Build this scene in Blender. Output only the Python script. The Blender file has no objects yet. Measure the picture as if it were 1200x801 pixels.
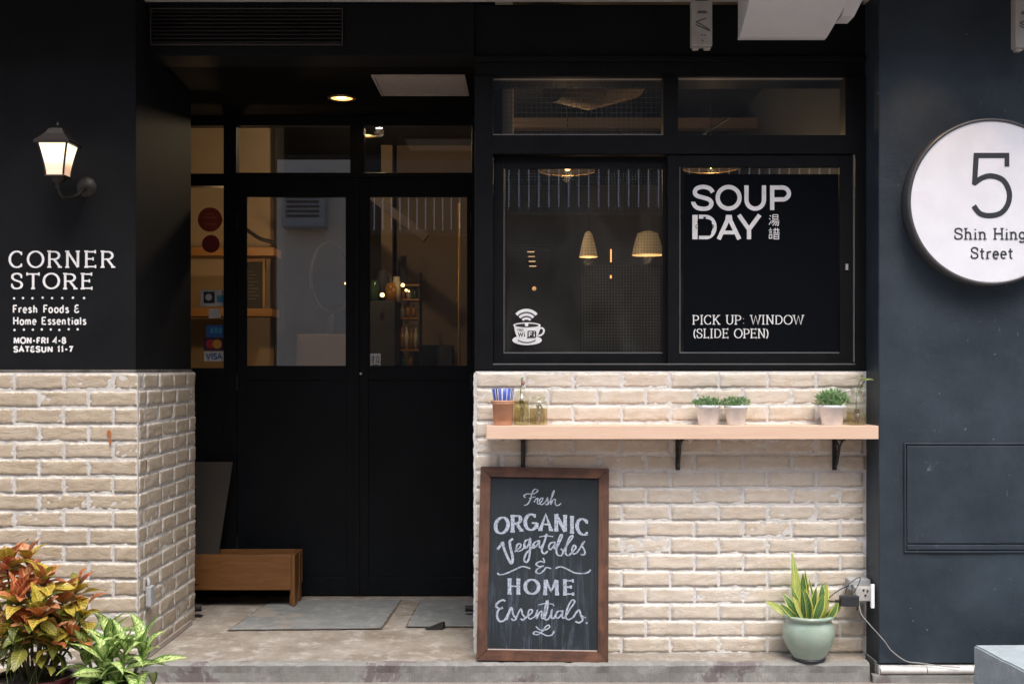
import bpy, bmesh, math, random
from math import sin, cos, pi, radians
from mathutils import Vector, Matrix, Euler, noise

random.seed(7)
scene = bpy.context.scene
COL = scene.collection

# ------------------------------------------------------------------ camera
F, CX, HY, EYE = 1350.0, 614.0, 430.0, 1.281
cam_data = bpy.data.cameras.new('camera')
cam = bpy.data.objects.new('camera', cam_data)
COL.objects.link(cam)
cam.location = (0, -5.0, EYE)
cam.rotation_euler = (radians(90), 0, 0)
cam_data.sensor_width = 36
cam_data.lens = F / 1200 * 36
cam_data.shift_x = (600 - CX) / 1200
cam_data.shift_y = (HY - 400.5) / 1200
cam_data.clip_start = 0.05
cam_data.clip_end = 500
scene.camera = cam

# ------------------------------------------------------------------ sky and sun (overcast street light)
SUN_EL, SUN_AZ = 61.0, 14.0           # elevation, degrees off the street's axis towards the camera's right
world = bpy.data.worlds.new('World')
scene.world = world
world.use_nodes = True
wn = world.node_tree
bg = wn.nodes['Background']
sky = wn.nodes.new('ShaderNodeTexSky')
sky.sky_type = 'NISHITA'
sky.sun_disc = False
sky.sun_elevation = radians(SUN_EL)
sky.sun_rotation = radians(180 - SUN_AZ)
sky.air_density = 1.0
sky.dust_density = 4.0
sky.ozone_density = 1.0
wn.links.new(sky.outputs[0], bg.inputs[0])
bg.inputs[1].default_value = 0.15
sun_d = bpy.data.lights.new('sun', 'SUN')
sun_d.energy = 1.35
sun_d.angle = radians(28)
sun_d.color = (1.0, 0.98, 0.955)
sun = bpy.data.objects.new('sun', sun_d)
COL.objects.link(sun)
sun.rotation_euler = Euler((radians(90 - SUN_EL), 0, radians(SUN_AZ)), 'XYZ')
sun.location = (0, -4, 12)
scene.view_settings.view_transform = 'Standard'
scene.view_settings.look = 'None'
scene.view_settings.exposure = 0.95
scene.view_settings.gamma = 1
scene.cycles.max_bounces = 8
scene.cycles.transparent_max_bounces = 16
scene.cycles.use_denoising = True
scene.cycles.sample_clamp_indirect = 4

# ------------------------------------------------------------------ helpers
def PX(px, D): return (px - CX) * D / F
def PZ(py, D): return EYE - (py - HY) * D / F
def lerp(a, b, t): return a + (b - a) * t

WL = {}
def link(o, parent=None):
    COL.objects.link(o)
    if parent is not None:
        o.parent = parent

def tag(o, label=None, cat=None, group=None, kind=None):
    if label: o['label'] = label
    if cat: o['category'] = cat
    if group: o['group'] = group
    if kind: o['kind'] = kind
    return o

def thing(name, loc, label, cat, group=None, rot=(0, 0, 0)):
    o = bpy.data.objects.new(name, None)
    o.empty_display_size = 0.05
    COL.objects.link(o)
    o.location = loc
    o.rotation_euler = rot
    WL[o.name] = Vector(loc)
    return tag(o, label, cat, group)

class MB:
    """collects geometry; every add_* keeps to world or local coordinates as the caller likes"""
    def __init__(s):
        s.v, s.f, s.uv, s.mi = [], [], [], []
        s.sm = []
    def add(s, vs, fs, uv=None, mi=0, smooth=False):
        n = len(s.v)
        s.v += [tuple(p) for p in vs]
        for k, f in enumerate(fs):
            s.f.append(tuple(i + n for i in f))
            s.uv.append([uv[i] for i in f] if uv else [(0, 0)] * len(f))
            s.mi.append(mi)
            s.sm.append(smooth)
    def box(s, x0, x1, y0, y1, z0, z1, bev=0.0, M=None, mi=0):
        bm = bmesh.new()
        bmesh.ops.create_cube(bm, size=1)
        for v in bm.verts:
            v.co = Vector((lerp(x0, x1, v.co.x + .5), lerp(y0, y1, v.co.y + .5), lerp(z0, z1, v.co.z + .5)))
        if bev > 0:
            bmesh.ops.bevel(bm, geom=bm.edges[:], offset=bev, segments=2, affect='EDGES', profile=0.6)
        if M is not None:
            bmesh.ops.transform(bm, matrix=M, verts=bm.verts)
        bm.verts.index_update()
        s.add([v.co[:] for v in bm.verts], [[v.index for v in f.verts] for f in bm.faces], mi=mi)
        bm.free()
        return s
    def tube(s, pts, r, n=8, caps=True, mi=0):
        pts = [Vector(p) for p in pts]
        rs = r if isinstance(r, (list, tuple)) else [r] * len(pts)
        ring = []
        up = None
        vs = []
        for i, p in enumerate(pts):
            d = (pts[min(i + 1, len(pts) - 1)] - pts[max(i - 1, 0)]).normalized()
            if up is None:
                up = Vector((0, 0, 1)) if abs(d.z) < .9 else Vector((1, 0, 0))
            a = d.cross(up)
            if a.length < 1e-5: a = d.cross(Vector((0, 1, 0)))
            a.normalize(); b = a.cross(d).normalized(); up = b
            for k in range(n):
                t = 2 * pi * k / n
                vs.append(p + (a * cos(t) + b * sin(t)) * rs[i])
        fs = []
        for i in range(len(pts) - 1):
            for k in range(n):
                fs.append((i * n + k, i * n + (k + 1) % n, (i + 1) * n + (k + 1) % n, (i + 1) * n + k))
        s.add(vs, fs, smooth=True, mi=mi)
        if caps:
            m = len(pts) - 1
            s.add(vs[:n], [tuple(range(n))[::-1]], mi=mi)
            s.add(vs[m * n:], [tuple(range(n))], mi=mi)
        return s
    def lathe(s, prof, c=(0, 0, 0), n=32, mi=0, axis='Z', flat=False):
        c = Vector(c); vs = []
        for (r, z) in prof:
            for k in range(n):
                t = 2 * pi * k / n
                if axis == 'Z': p = Vector((r * cos(t), r * sin(t), z))
                else: p = Vector((r * cos(t), -z, r * sin(t)))     # axis -Y
                vs.append(c + p)
        fs = []
        for i in range(len(prof) - 1):
            for k in range(n):
                q = (i * n + k, i * n + (k + 1) % n, (i + 1) * n + (k + 1) % n, (i + 1) * n + k)
                fs.append(q)
        s.add(vs, fs, smooth=not flat, mi=mi)
        return s
    def mesh(s, name, mats):
        me = bpy.data.meshes.new(name)
        me.from_pydata(s.v, [], s.f)
        uvl = me.uv_layers.new(name='UVMap')
        k = 0
        flat = []
        for u in s.uv:
            for q in u: flat += [q[0], q[1]]
        uvl.data.foreach_set('uv', flat)
        me.polygons.foreach_set('material_index', s.mi)
        me.polygons.foreach_set('use_smooth', s.sm)
        for m in (mats if isinstance(mats, (list, tuple)) else [mats]): me.materials.append(m)
        me.update()
        return me
    def build(s, name, mat, parent=None, local=False, label=None, kind=None, fixn=True):
        """one mesh object; geometry given in world coordinates (local=True: in the parent's frame)"""
        vs = [Vector(v) for v in s.v]
        lo = Vector([min(v[i] for v in vs) for i in range(3)])
        hi = Vector([max(v[i] for v in vs) for i in range(3)])
        c = (lo + hi) / 2
        if parent is None: c.z = lo.z
        s.v = [tuple(v - c) for v in vs]
        me = s.mesh(name, mat)
        if fixn:
            bm = bmesh.new(); bm.from_mesh(me)
            bmesh.ops.recalc_face_normals(bm, faces=bm.faces)
            bm.to_mesh(me); bm.free()
        o = bpy.data.objects.new(name, me)
        link(o, parent)
        w = WL.get(parent.name, Vector()) if parent is not None else Vector()
        if local:
            o.location = c - LO.get(parent.name, Vector()) if parent is not None else c
            LO[o.name] = c
        else:
            o.location = c - w
        WL[o.name] = c if not local else w + c
        if label: o['label'] = label
        if kind: o['kind'] = kind
        return o
LO = {}

def place(name, mesh, loc, rot, parent=None, scale=(1, 1, 1), label=None):
    """an object that shares mesh data; loc in world coordinates"""
    o = bpy.data.objects.new(name, mesh)
    link(o, parent)
    w = WL.get(parent.name, Vector()) if parent is not None else Vector()
    o.location = Vector(loc) - w
    o.rotation_euler = rot
    o.scale = scale
    WL[o.name] = Vector(loc)
    if label: o['label'] = label
    return o

def copy_thing(root, loc, label, group=None, rotz=None):
    r = root.copy(); COL.objects.link(r); r.location = loc; r['label'] = label
    if rotz is not None: r.rotation_euler.z = rotz
    if group: r['group'] = group
    for ch in list(root.children):
        c = ch.copy(); COL.objects.link(c); c.parent = r
        for g in ch.children:
            d = g.copy(); COL.objects.link(d); d.parent = c
    return r

# ------------------------------------------------------------------ materials
def newmat(name):
    m = bpy.data.materials.new(name); m.use_nodes = True
    nt = m.node_tree
    b = nt.nodes['Principled BSDF']
    return m, nt, b
def N(nt, t, **kw):
    n = nt.nodes.new(t)
    for k, v in kw.items():
        if hasattr(n, k): setattr(n, k, v)
        else: n.inputs[k.replace('_', ' ')].default_value = v
    return n
def coords(nt, scale=(1, 1, 1), kind='Object'):
    tc = nt.nodes.new('ShaderNodeTexCoord'); mp = nt.nodes.new('ShaderNodeMapping')
    mp.inputs['Scale'].default_value = scale
    nt.links.new(tc.outputs[kind], mp.inputs[0])
    return mp.outputs[0]
def world_pos(nt, scale=(1, 1, 1)):
    g = nt.nodes.new('ShaderNodeNewGeometry'); mp = nt.nodes.new('ShaderNodeMapping')
    mp.inputs['Scale'].default_value = scale
    nt.links.new(g.outputs['Position'], mp.inputs[0])
    return mp.outputs[0]
def noise_n(nt, vec, scale, detail=6, rough=.6, dist=0.0):
    n = nt.nodes.new('ShaderNodeTexNoise')
    n.inputs['Scale'].default_value = scale; n.inputs['Detail'].default_value = detail
    n.inputs['Roughness'].default_value = rough; n.inputs['Distortion'].default_value = dist
    nt.links.new(vec, n.inputs['Vector'])
    return n.outputs[0]
def ramp(nt, fac, stops):
    r = nt.nodes.new('ShaderNodeValToRGB')
    el = r.color_ramp.elements
    while len(el) < len(stops): el.new(0.5)
    for e, (p, c) in zip(el, stops):
        e.position = p
        e.color = (c, c, c, 1) if isinstance(c, (int, float)) else (*c, 1)
    nt.links.new(fac, r.inputs[0])
    return r.outputs[0]
def mix(nt, fac, a, b, mode='MIX'):
    m = nt.nodes.new('ShaderNodeMix'); m.data_type = 'RGBA'; m.blend_type = mode
    for sock, val in ((m.inputs[0], fac), (m.inputs[6], a), (m.inputs[7], b)):
        if isinstance(val, (int, float)): sock.default_value = val
        elif isinstance(val, tuple): sock.default_value = (*val, 1)
        else: nt.links.new(val, sock)
    return m.outputs[2]
def bump(nt, b, height, strength=.3, dist=.01):
    n = nt.nodes.new('ShaderNodeBump'); n.inputs['Strength'].default_value = strength
    n.inputs['Distance'].default_value = dist
    nt.links.new(height, n.inputs['Height']); nt.links.new(n.outputs[0], b.inputs['Normal'])
    return n
def setc(nt, b, c):
    if isinstance(c, tuple): b.inputs['Base Color'].default_value = (*c, 1)
    else: nt.links.new(c, b.inputs['Base Color'])

def paint(name, c, c2=None, rough=.5, ns=8, bs=.15, scr=0.0, spec=.5, bd=.004, metal=0.0, chips=None):
    """painted or plain surface with uneven tone, fine relief and optional pale scuffs"""
    m, nt, b = newmat(name)
    p = world_pos(nt)
    c2 = c2 or tuple(x * .7 for x in c)
    col = mix(nt, ramp(nt, noise_n(nt, p, ns), [(.35, 0.0), (.65, 1.0)]), c, c2)
    if scr > 0:
        s1 = ramp(nt, noise_n(nt, world_pos(nt, (1, 1, .35)), 38, 8, .75), [(.62, 0.0), (.70, 1.0)])
        s2 = ramp(nt, noise_n(nt, p, 2.6, 3), [(.47, 0.0), (.6, .8)])
        col = mix(nt, mix(nt, scr, (0, 0, 0), mix(nt, 1.0, s1, s2, 'MULTIPLY')), col, tuple(min(1, x * 3 + .12) for x in c))
    if chips:
        for sc_, r0, cc in ((7.0, .055, chips), (17.0, .06, tuple(x * .4 for x in chips))):
            v = nt.nodes.new('ShaderNodeTexVoronoi'); v.inputs['Scale'].default_value = sc_
            wv = nt.nodes.new('ShaderNodeVectorMath'); wv.operation = 'ADD'
            nz = nt.nodes.new('ShaderNodeTexNoise'); nz.inputs['Scale'].default_value = 55; nt.links.new(p, nz.inputs['Vector'])
            sc2 = nt.nodes.new('ShaderNodeVectorMath'); sc2.operation = 'SCALE'; sc2.inputs['Scale'].default_value = .02
            nt.links.new(nz.outputs['Color'], sc2.inputs[0]); nt.links.new(p, wv.inputs[0]); nt.links.new(sc2.outputs[0], wv.inputs[1])
            nt.links.new(wv.outputs[0], v.inputs['Vector'])
            sp = nt.nodes.new('ShaderNodeSeparateColor'); nt.links.new(v.outputs['Color'], sp.inputs[0])
            gate = ramp(nt, sp.outputs[0], [(.62, 0.0), (.64, 1.0)])
            col = mix(nt, mix(nt, 1.0, ramp(nt, v.outputs['Distance'], [(r0 * .5, 1.0), (r0, 0.0)]), gate, 'MULTIPLY'), col, cc)
    setc(nt, b, col)
    b.inputs['Roughness'].default_value = rough
    b.inputs['Specular IOR Level'].default_value = spec
    b.inputs['Metallic'].default_value = metal
    bump(nt, b, noise_n(nt, p, ns * 9, 8, .7), bs, bd)
    return m

def brick_mat(name, cols, haze, smear, lime, crack=.30, bs=.6):
    m, nt, b = newmat(name)
    oi = nt.nodes.new('ShaderNodeObjectInfo')
    tc = world_pos(nt)
    base = ramp(nt, oi.outputs['Random'], [(k / (len(cols) - 1), c) for k, c in enumerate(cols)])
    n1 = noise_n(nt, tc, 22, 8, .65, .4)
    col = mix(nt, ramp(nt, n1, [(.35, 0.0), (.7, .5)]), base, haze)
    n2 = noise_n(nt, world_pos(nt, (1, 1, 2.2)), 26, 10, .75, 1.2)
    col = mix(nt, ramp(nt, n2, [(.32, crack), (.43, 0.0)]), col, (.24, .19, .14))
    col = mix(nt, ramp(nt, noise_n(nt, tc, 7, 5, .6), [(.48, 0.0), (.72, .5)]), col, haze)
    # lime mortar smeared over the arrises
    g = nt.nodes.new('ShaderNodeTexCoord'); sx = nt.nodes.new('ShaderNodeSeparateXYZ'); nt.links.new(g.outputs['Generated'], sx.inputs[0])
    def edge(o, size):
        a = nt.nodes.new('ShaderNodeMath'); a.operation = 'SUBTRACT'; a.inputs[1].default_value = .5; nt.links.new(o, a.inputs[0])
        c = nt.nodes.new('ShaderNodeMath'); c.operation = 'ABSOLUTE'; nt.links.new(a.outputs[0], c.inputs[0])
        d = nt.nodes.new('ShaderNodeMath'); d.operation = 'MULTIPLY_ADD'; d.inputs[1].default_value = -size; d.inputs[2].default_value = size * .5; nt.links.new(c.outputs[0], d.inputs[0])
        return d.outputs[0]
    mn = nt.nodes.new('ShaderNodeMath'); mn.operation = 'MINIMUM'; nt.links.new(edge(sx.outputs['X'], .2), mn.inputs[0]); nt.links.new(edge(sx.outputs['Z'], .062), mn.inputs[1])
    nn = noise_n(nt, tc, 48, 6, .7, .5)
    ad = nt.nodes.new('ShaderNodeMath'); ad.operation = 'MULTIPLY_ADD'; nt.links.new(nn, ad.inputs[0]); ad.inputs[1].default_value = -smear; nt.links.new(mn.outputs[0], ad.inputs[2])
    col = mix(nt, ramp(nt, ad.outputs[0], [(0, 1.0), (.0001, 1.0)]) if False else maprange(nt, ad.outputs[0], -smear * .45, -smear * .30, .92, 0), col, lime)
    pz = nt.nodes.new('ShaderNodeSeparateXYZ'); nt.links.new(tc, pz.inputs[0])
    dm = mix(nt, 1.0, maprange(nt, pz.outputs['Z'], -.05, .28, .55, 0), ramp(nt, noise_n(nt, tc, 5, 8, .75, .8), [(.42, 0.0), (.62, 1.0)]), 'MULTIPLY')
    col = mix(nt, dm, col, (.26, .23, .18))
    setc(nt, b, col)
    b.inputs['Roughness'].default_value = .92
    b.inputs['Specular IOR Level'].default_value = .15
    h1 = noise_n(nt, world_pos(nt, (1, 1, 2.4)), 16, 10, .70, 1.6)
    h2 = noise_n(nt, tc, 120, 6, .7)
    bump(nt, b, mix(nt, .2, h1, h2), bs, .012)
    return m
def maprange(nt, v, a, b_, c, d):
    n = nt.nodes.new('ShaderNodeMapRange'); n.clamp = True
    nt.links.new(v, n.inputs[0])
    for k, q in enumerate((a, b_, c, d)): n.inputs[k + 1].default_value = q
    return n.outputs[0]

def mortar_mat(name='pale lime mortar', ca=(.70, .68, .64), cb=(.82, .80, .77)):
    m, nt, b = newmat(name)
    p = world_pos(nt)
    col = mix(nt, ramp(nt, noise_n(nt, p, 14, 8, .7), [(.35, 0.0), (.7, 1.0)]), ca, cb)
    setc(nt, b, col); b.inputs['Roughness'].default_value = .95
    b.inputs['Specular IOR Level'].default_value = .15
    bump(nt, b, noise_n(nt, p, 70, 10, .75), .8, .012)
    return m

def concrete_mat(name, ca, cb, cc, patch=None, scale=3.0, dist=.3):
    m, nt, b = newmat(name)
    p = world_pos(nt)
    col = mix(nt, ramp(nt, noise_n(nt, p, scale, 9, .66, dist), [(.33, 0.0), (.66, 1.0)]), ca, cb)
    col = mix(nt, ramp(nt, noise_n(nt, p, scale * 3.1, 9, .75, dist), [(.5, 0.0), (.66, .75)]), col, cc)
    if patch:
        col = mix(nt, ramp(nt, noise_n(nt, p, 1.7, 9, .74, .4), [(.56, 0.0), (.585, 1.0)]), col, patch)
    fine = noise_n(nt, p, 160, 4, .7)
    col = mix(nt, ramp(nt, fine, [(.3, .35), (.5, 0.0)]), col, tuple(x * .45 for x in ca))
    setc(nt, b, col); b.inputs['Roughness'].default_value = .85
    b.inputs['Specular IOR Level'].default_value = .25
    bump(nt, b, mix(nt, .4, noise_n(nt, p, 12, 10, .7, .5), fine), .5, .01)
    return m

def wood_mat(name, ca, cb, axis='X', rough=.45, knots=True, scale=1.0, worn=None):
    m, nt, b = newmat(name)
    sc = {'X': (1.2, 14, 14), 'Z': (14, 14, 1.2), 'Y': (14, 1.2, 14)}[axis]
    p = coords(nt, tuple(s * scale for s in sc))
    g = noise_n(nt, p, 3.5, 10, .68, 1.2)
    col = mix(nt, ramp(nt, g, [(.34, 0.0), (.66, 1.0)]), ca, cb)
    if knots:
        v = nt.nodes.new('ShaderNodeTexVoronoi'); v.inputs['Scale'].default_value = 2.3
        nt.links.new(coords(nt, (2.0, 6, 6) if axis == 'X' else (6, 6, 2)), v.inputs['Vector'])
        col = mix(nt, ramp(nt, v.outputs['Distance'], [(.04, .85), (.11, 0.0)]), col, tuple(x * .3 for x in cb))
    if worn:
        col = mix(nt, ramp(nt, noise_n(nt, coords(nt, (1, 1, 1)), 7, 7, .7, .5), [(.45, 0.0), (.7, .8)]), col, worn)
    setc(nt, b, col); b.inputs['Roughness'].default_value = rough
    bump(nt, b, g, .25, .003)
    return m

def glass_mat(name, tint=(1, 1, 1), refl=1.6, rough=.0, dirt=.0):
    m = bpy.data.materials.new(name); m.use_nodes = True
    nt = m.node_tree; nt.nodes.clear()
    out = nt.nodes.new('ShaderNodeOutputMaterial')
    t = nt.nodes.new('ShaderNodeBsdfTransparent'); t.inputs[0].default_value = (*tint, 1)
    g = nt.nodes.new('ShaderNodeBsdfGlossy'); g.inputs['Roughness'].default_value = rough
    lw_ = nt.nodes.new('ShaderNodeLayerWeight')
    pw = nt.nodes.new('ShaderNodeMath'); pw.operation = 'POWER'; pw.inputs[1].default_value = 5; nt.links.new(lw_.outputs['Facing'], pw.inputs[0])
    mu = nt.nodes.new('ShaderNodeMath'); mu.operation = 'MULTIPLY_ADD'; mu.inputs[1].default_value = .7; mu.inputs[2].default_value = .042 * refl; mu.use_clamp = True
    nt.links.new(pw.outputs[0], mu.inputs[0])
    mx = nt.nodes.new('ShaderNodeMixShader')
    nt.links.new(mu.outputs[0], mx.inputs[0]); nt.links.new(t.outputs[0], mx.inputs[1]); nt.links.new(g.outputs[0], mx.inputs[2])
    last = mx.outputs[0]
    if dirt > 0:
        d = nt.nodes.new('ShaderNodeBsdfDiffuse'); d.inputs[0].default_value = (.6, .58, .55, 1)
        mx2 = nt.nodes.new('ShaderNodeMixShader')
        f = ramp(nt, noise_n(nt, world_pos(nt, (1, 1, .6)), 6, 8, .7, .6), [(.4, 0.0), (.8, dirt)])
        nt.links.new(f, mx2.inputs[0]); nt.links.new(last, mx2.inputs[1]); nt.links.new(d.outputs[0], mx2.inputs[2])
        last = mx2.outputs[0]
    nt.links.new(last, out.inputs[0])
    return m

def emit_mat(name, c, s, base=None):
    m, nt, b = newmat(name)
    b.inputs['Base Color'].default_value = (*(base or c), 1)
    b.inputs['Emission Color'].default_value = (*c, 1)
    b.inputs['Emission Strength'].default_value = s
    b.inputs['Roughness'].default_value = .4
    return m

def plain(name, c, rough=.5, metal=0.0, spec=.5):
    m, nt, b = newmat(name)
    p = world_pos(nt)
    setc(nt, b, mix(nt, ramp(nt, noise_n(nt, p, 25, 5), [(.3, 0.0), (.7, 1.0)]), c, tuple(x * .82 for x in c)))
    b.inputs['Roughness'].default_value = rough; b.inputs['Metallic'].default_value = metal
    b.inputs['Specular IOR Level'].default_value = spec
    return m

def chalk_mat():
    m, nt, b = newmat('rubbed white chalk')
    p = coords(nt)
    setc(nt, b, (.40, .45, .54)); b.inputs['Roughness'].default_value = 1
    n = noise_n(nt, world_pos(nt), 120, 6, .8)
    nt.links.new(ramp(nt, n, [(.34, .25), (.56, 1.0)]), b.inputs['Alpha'])
    return m
def worn_white(name, c=(.78, .77, .76), lo=.55):
    m, nt, b = newmat(name)
    setc(nt, b, c); b.inputs['Roughness'].default_value = .7
    n = noise_n(nt, world_pos(nt), 90, 6, .75)
    nt.links.new(ramp(nt, n, [(.30, lo), (.45, 1.0)]), b.inputs['Alpha'])
    return m

def board_mat():
    m, nt, b = newmat('smeared blackboard slate')
    p = coords(nt, (1, 1, 1))
    base = mix(nt, ramp(nt, noise_n(nt, p, 5, 8, .6, .5), [(.35, 0.0), (.7, 1.0)]), (.012, .017, .021), (.021, .027, .033))
    st = noise_n(nt, coords(nt, (15, 15, 1.6)), 2.2, 10, .78, .8)
    tc = nt.nodes.new('ShaderNodeTexCoord'); sx = nt.nodes.new('ShaderNodeSeparateXYZ')
    nt.links.new(tc.outputs['Generated'], sx.inputs[0])
    low = ramp(nt, sx.outputs['Z'], [(.0, .85), (.30, .8), (.62, .25), (.8, .06)])
    side = ramp(nt, sx.outputs['X'], [(0, .35), (.15, 1.0), (.75, .9), (.95, .25)])
    f = mix(nt, 1.0, ramp(nt, st, [(.50, 0.0), (.78, 1.0)]), low, 'MULTIPLY')
    f = mix(nt, 1.0, f, side, 'MULTIPLY')
    col = mix(nt, f, base, (.14, .18, .25))
    setc(nt, b, col); b.inputs['Roughness'].default_value = .75
    b.inputs['Specular IOR Level'].default_value = .3
    return m

def leaf_mat(name, stops, vein, edge=None, spots=0.0, rough=.38, blotch=None):
    """uv: x across (0..1), y along"""
    m, nt, b = newmat(name)
    uv = nt.nodes.new('ShaderNodeTexCoord'); sx = nt.nodes.new('ShaderNodeSeparateXYZ')
    nt.links.new(uv.outputs['UV'], sx.inputs[0])
    oi = nt.nodes.new('ShaderNodeObjectInfo')
    base = ramp(nt, oi.outputs['Random'], stops)
    # distance from the midrib
    s = nt.nodes.new('ShaderNodeMath'); s.operation = 'SUBTRACT'; s.inputs[1].default_value = .5
    nt.links.new(sx.outputs['X'], s.inputs[0])
    a = nt.nodes.new('ShaderNodeMath'); a.operation = 'ABSOLUTE'; nt.links.new(s.outputs[0], a.inputs[0])
    # side veins: stripes of (y - |x|*k)
    k = nt.nodes.new('ShaderNodeMath'); k.operation = 'MULTIPLY_ADD'
    nt.links.new(a.outputs[0], k.inputs[0]); k.inputs[1].default_value = -.45; nt.links.new(sx.outputs['Y'], k.inputs[2])
    sn = nt.nodes.new('ShaderNodeMath'); sn.operation = 'MULTIPLY'; sn.inputs[1].default_value = 52; nt.links.new(k.outputs[0], sn.inputs[0])
    si = nt.nodes.new('ShaderNodeMath'); si.operation = 'SINE'; nt.links.new(sn.outputs[0], si.inputs[0])
    nz = noise_n(nt, coords(nt), 60, 5, .6)
    sidev = ramp(nt, si.outputs[0], [(.55, 0.0), (.95, .8)])
    mid = ramp(nt, a.outputs[0], [(.02, 1.0), (.07, 0.0)])
    col = base
    if blotch:
        f = ramp(nt, noise_n(nt, coords(nt), 34, 6, .7, .6), [(.45, 0.0), (.6, 1.0)])
        col = mix(nt, f, col, blotch)
    if spots:
        inner = ramp(nt, a.outputs[0], [(.26, 1.0), (.42, 0.0)])
        v = ramp(nt, nz, [(.36, 0.0), (.46, spots)])
        col = mix(nt, mix(nt, 1.0, inner, v, 'MULTIPLY'), col, vein)
    col = mix(nt, sidev, col, vein if not spots else tuple(x * .5 for x in stops[0][1]))
    col = mix(nt, mid, col, vein)
    if edge:
        col = mix(nt, ramp(nt, a.outputs[0], [(.33, 0.0), (.42, 1.0)]), col, edge)
    setc(nt, b, col)
    b.inputs['Roughness'].default_value = rough
    b.inputs['Subsurface Weight'].default_value = 0
    bump(nt, b, si.outputs[0], .25, .002)
    # a little light through the blade
    tr = nt.nodes.new('ShaderNodeBsdfTranslucent'); nt.links.new(col, tr.inputs[0])
    mx = nt.nodes.new('ShaderNodeMixShader'); mx.inputs[0].default_value = .25
    out = nt.nodes['Material Output']
    nt.links.new(b.outputs[0], mx.inputs[1]); nt.links.new(tr.outputs[0], mx.inputs[2]); nt.links.new(mx.outputs[0], out.inputs[0])
    return m

M_brick = brick_mat('tan weathered brick', [(.38, .295, .20), (.42, .335, .235), (.44, .36, .26), (.40, .32, .23), (.46, .38, .285)], (.54, .47, .38), .036, (.65, .61, .56), .50, .65)
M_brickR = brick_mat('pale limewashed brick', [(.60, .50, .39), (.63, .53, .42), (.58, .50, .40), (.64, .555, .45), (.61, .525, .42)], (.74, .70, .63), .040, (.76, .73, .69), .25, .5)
M_mortar = mortar_mat()
M_mortarL = mortar_mat('greyed lime mortar', (.58, .555, .51), (.70, .68, .64))
M_black = paint('black facade paint', (.0058, .0063, .0072), (.0085, .009, .010), rough=.65, ns=6, bs=.12, scr=.14, spec=.12)
M_frame = paint('black metal frame paint', (.005, .0055, .0065), (.007, .008, .009), rough=.45, ns=9, bs=.05, scr=.08, spec=.16)
M_door = paint('black door paint', (.0045, .006, .0078), (.007, .009, .0115), rough=.5, ns=4, bs=.08, scr=.30, spec=.14)
M_navy = paint('dark slate blue render', (.022, .032, .043), (.037, .051, .066), rough=.5, ns=3.2, bs=.45, scr=1.0, spec=.3, bd=.006, chips=(.42, .45, .48))
M_ceil = paint('black ceiling paint', (.004, .004, .0045), rough=.8, spec=.08)
M_step = concrete_mat('mottled step concrete', (.27, .27, .25), (.20, .20, .185), (.36, .355, .34), patch=(.17, .145, .145), scale=2.2)
M_floor = concrete_mat('stained porch screed', (.36, .325, .28), (.20, .165, .13), (.50, .48, .45), scale=3.4, dist=.08)
M_slate = concrete_mat('worn blue grey floor slab', (.26, .27, .27), (.17, .185, .185), (.36, .35, .33), patch=(.30, .27, .235), scale=3.5)
M_pave = concrete_mat('street pavement', (.30, .25, .22), (.24, .21, .19), (.36, .33, .30), scale=2.0)
M_dirt = paint('dirt filled joint', (.10, .075, .055), (.17, .135, .10), rough=.95, ns=20)
M_block = concrete_mat('painted grey blue concrete', (.38, .44, .47), (.30, .36, .39), (.48, .53, .55), scale=3.0)
M_canopy = concrete_mat('pale grey slab concrete', (.45, .44, .43), (.38, .37, .36), (.50, .49, .48), scale=3.0)
M_shelf = wood_mat('pale peach varnished pine', (.68, .47, .34), (.74, .54, .41), 'X', .4, knots=False, scale=.8)
M_bench = wood_mat('orange stained pine', (.20, .088, .026), (.125, .050, .014), 'X', .45)
M_benchz = wood_mat('orange stained pine upright', (.20, .088, .026), (.125, .050, .014), 'Z', .45, knots=False)
M_framewood = wood_mat('worn brown frame wood', (.11, .048, .028), (.04, .020, .014), 'X', .5, knots=False, worn=(.19, .085, .05))
M_framewoodz = wood_mat('worn brown frame wood upright', (.11, .048, .028), (.04, .020, .014), 'Z', .5, knots=False, worn=(.19, .085, .05))
M_inwood = wood_mat('honey interior wood', (.36, .18, .05), (.26, .12, .035), 'X', .45, knots=False)
M_board = board_mat()
M_chalk = chalk_mat()
M_white = worn_white('white painted letters')
M_whiteflat = plain('white vinyl', (.84, .84, .84), .5)
M_sign = paint('white sign enamel', (.80, .81, .86), (.74, .75, .80), rough=.35, ns=9, bs=.02)
M_digit = plain('charcoal sign letters', (.028, .033, .038), .5)
M_glass = glass_mat('window glass', (.93, .95, .94), 2.8, dirt=.025)
M_bottle = glass_mat('clear bottle glass', (.95, .96, .91), 1.4, dirt=.22)
M_iron = plain('black cast iron', (.012, .013, .014), .45, .0)
M_whitepl = plain('white ceramic', (.87, .89, .91), .35)
M_terra = paint('salmon terracotta', (.60, .33, .20), (.54, .29, .18), rough=.7, ns=12, bs=.1)
M_maroon = plain('maroon glazed plastic', (.10, .018, .022), .3)
M_soil = paint('potting soil', (.035, .022, .015), (.06, .04, .028), rough=1, ns=40, bs=.8, bd=.02)
M_grey = plain('grey plastic', (.40, .41, .42), .4)
M_darkpl = plain('dark grey plastic', (.03, .033, .037), .35)
M_rubber = plain('black rubber', (.018, .017, .016), .7)
M_stem = plain('brown green stem', (.10, .09, .04), .6)
M_gstem = plain('green stem', (.16, .24, .06), .5)
M_inwall = paint('warm beige interior plaster', (.42, .31, .20), (.38, .28, .18), rough=.8, ns=2)
M_inbrown = paint('brown interior plaster', (.20, .14, .095), (.17, .12, .08), rough=.8, ns=2)
M_indark = paint('dark interior paint', (.028, .028, .030), (.040, .040, .042), rough=.7, ns=3)
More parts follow.
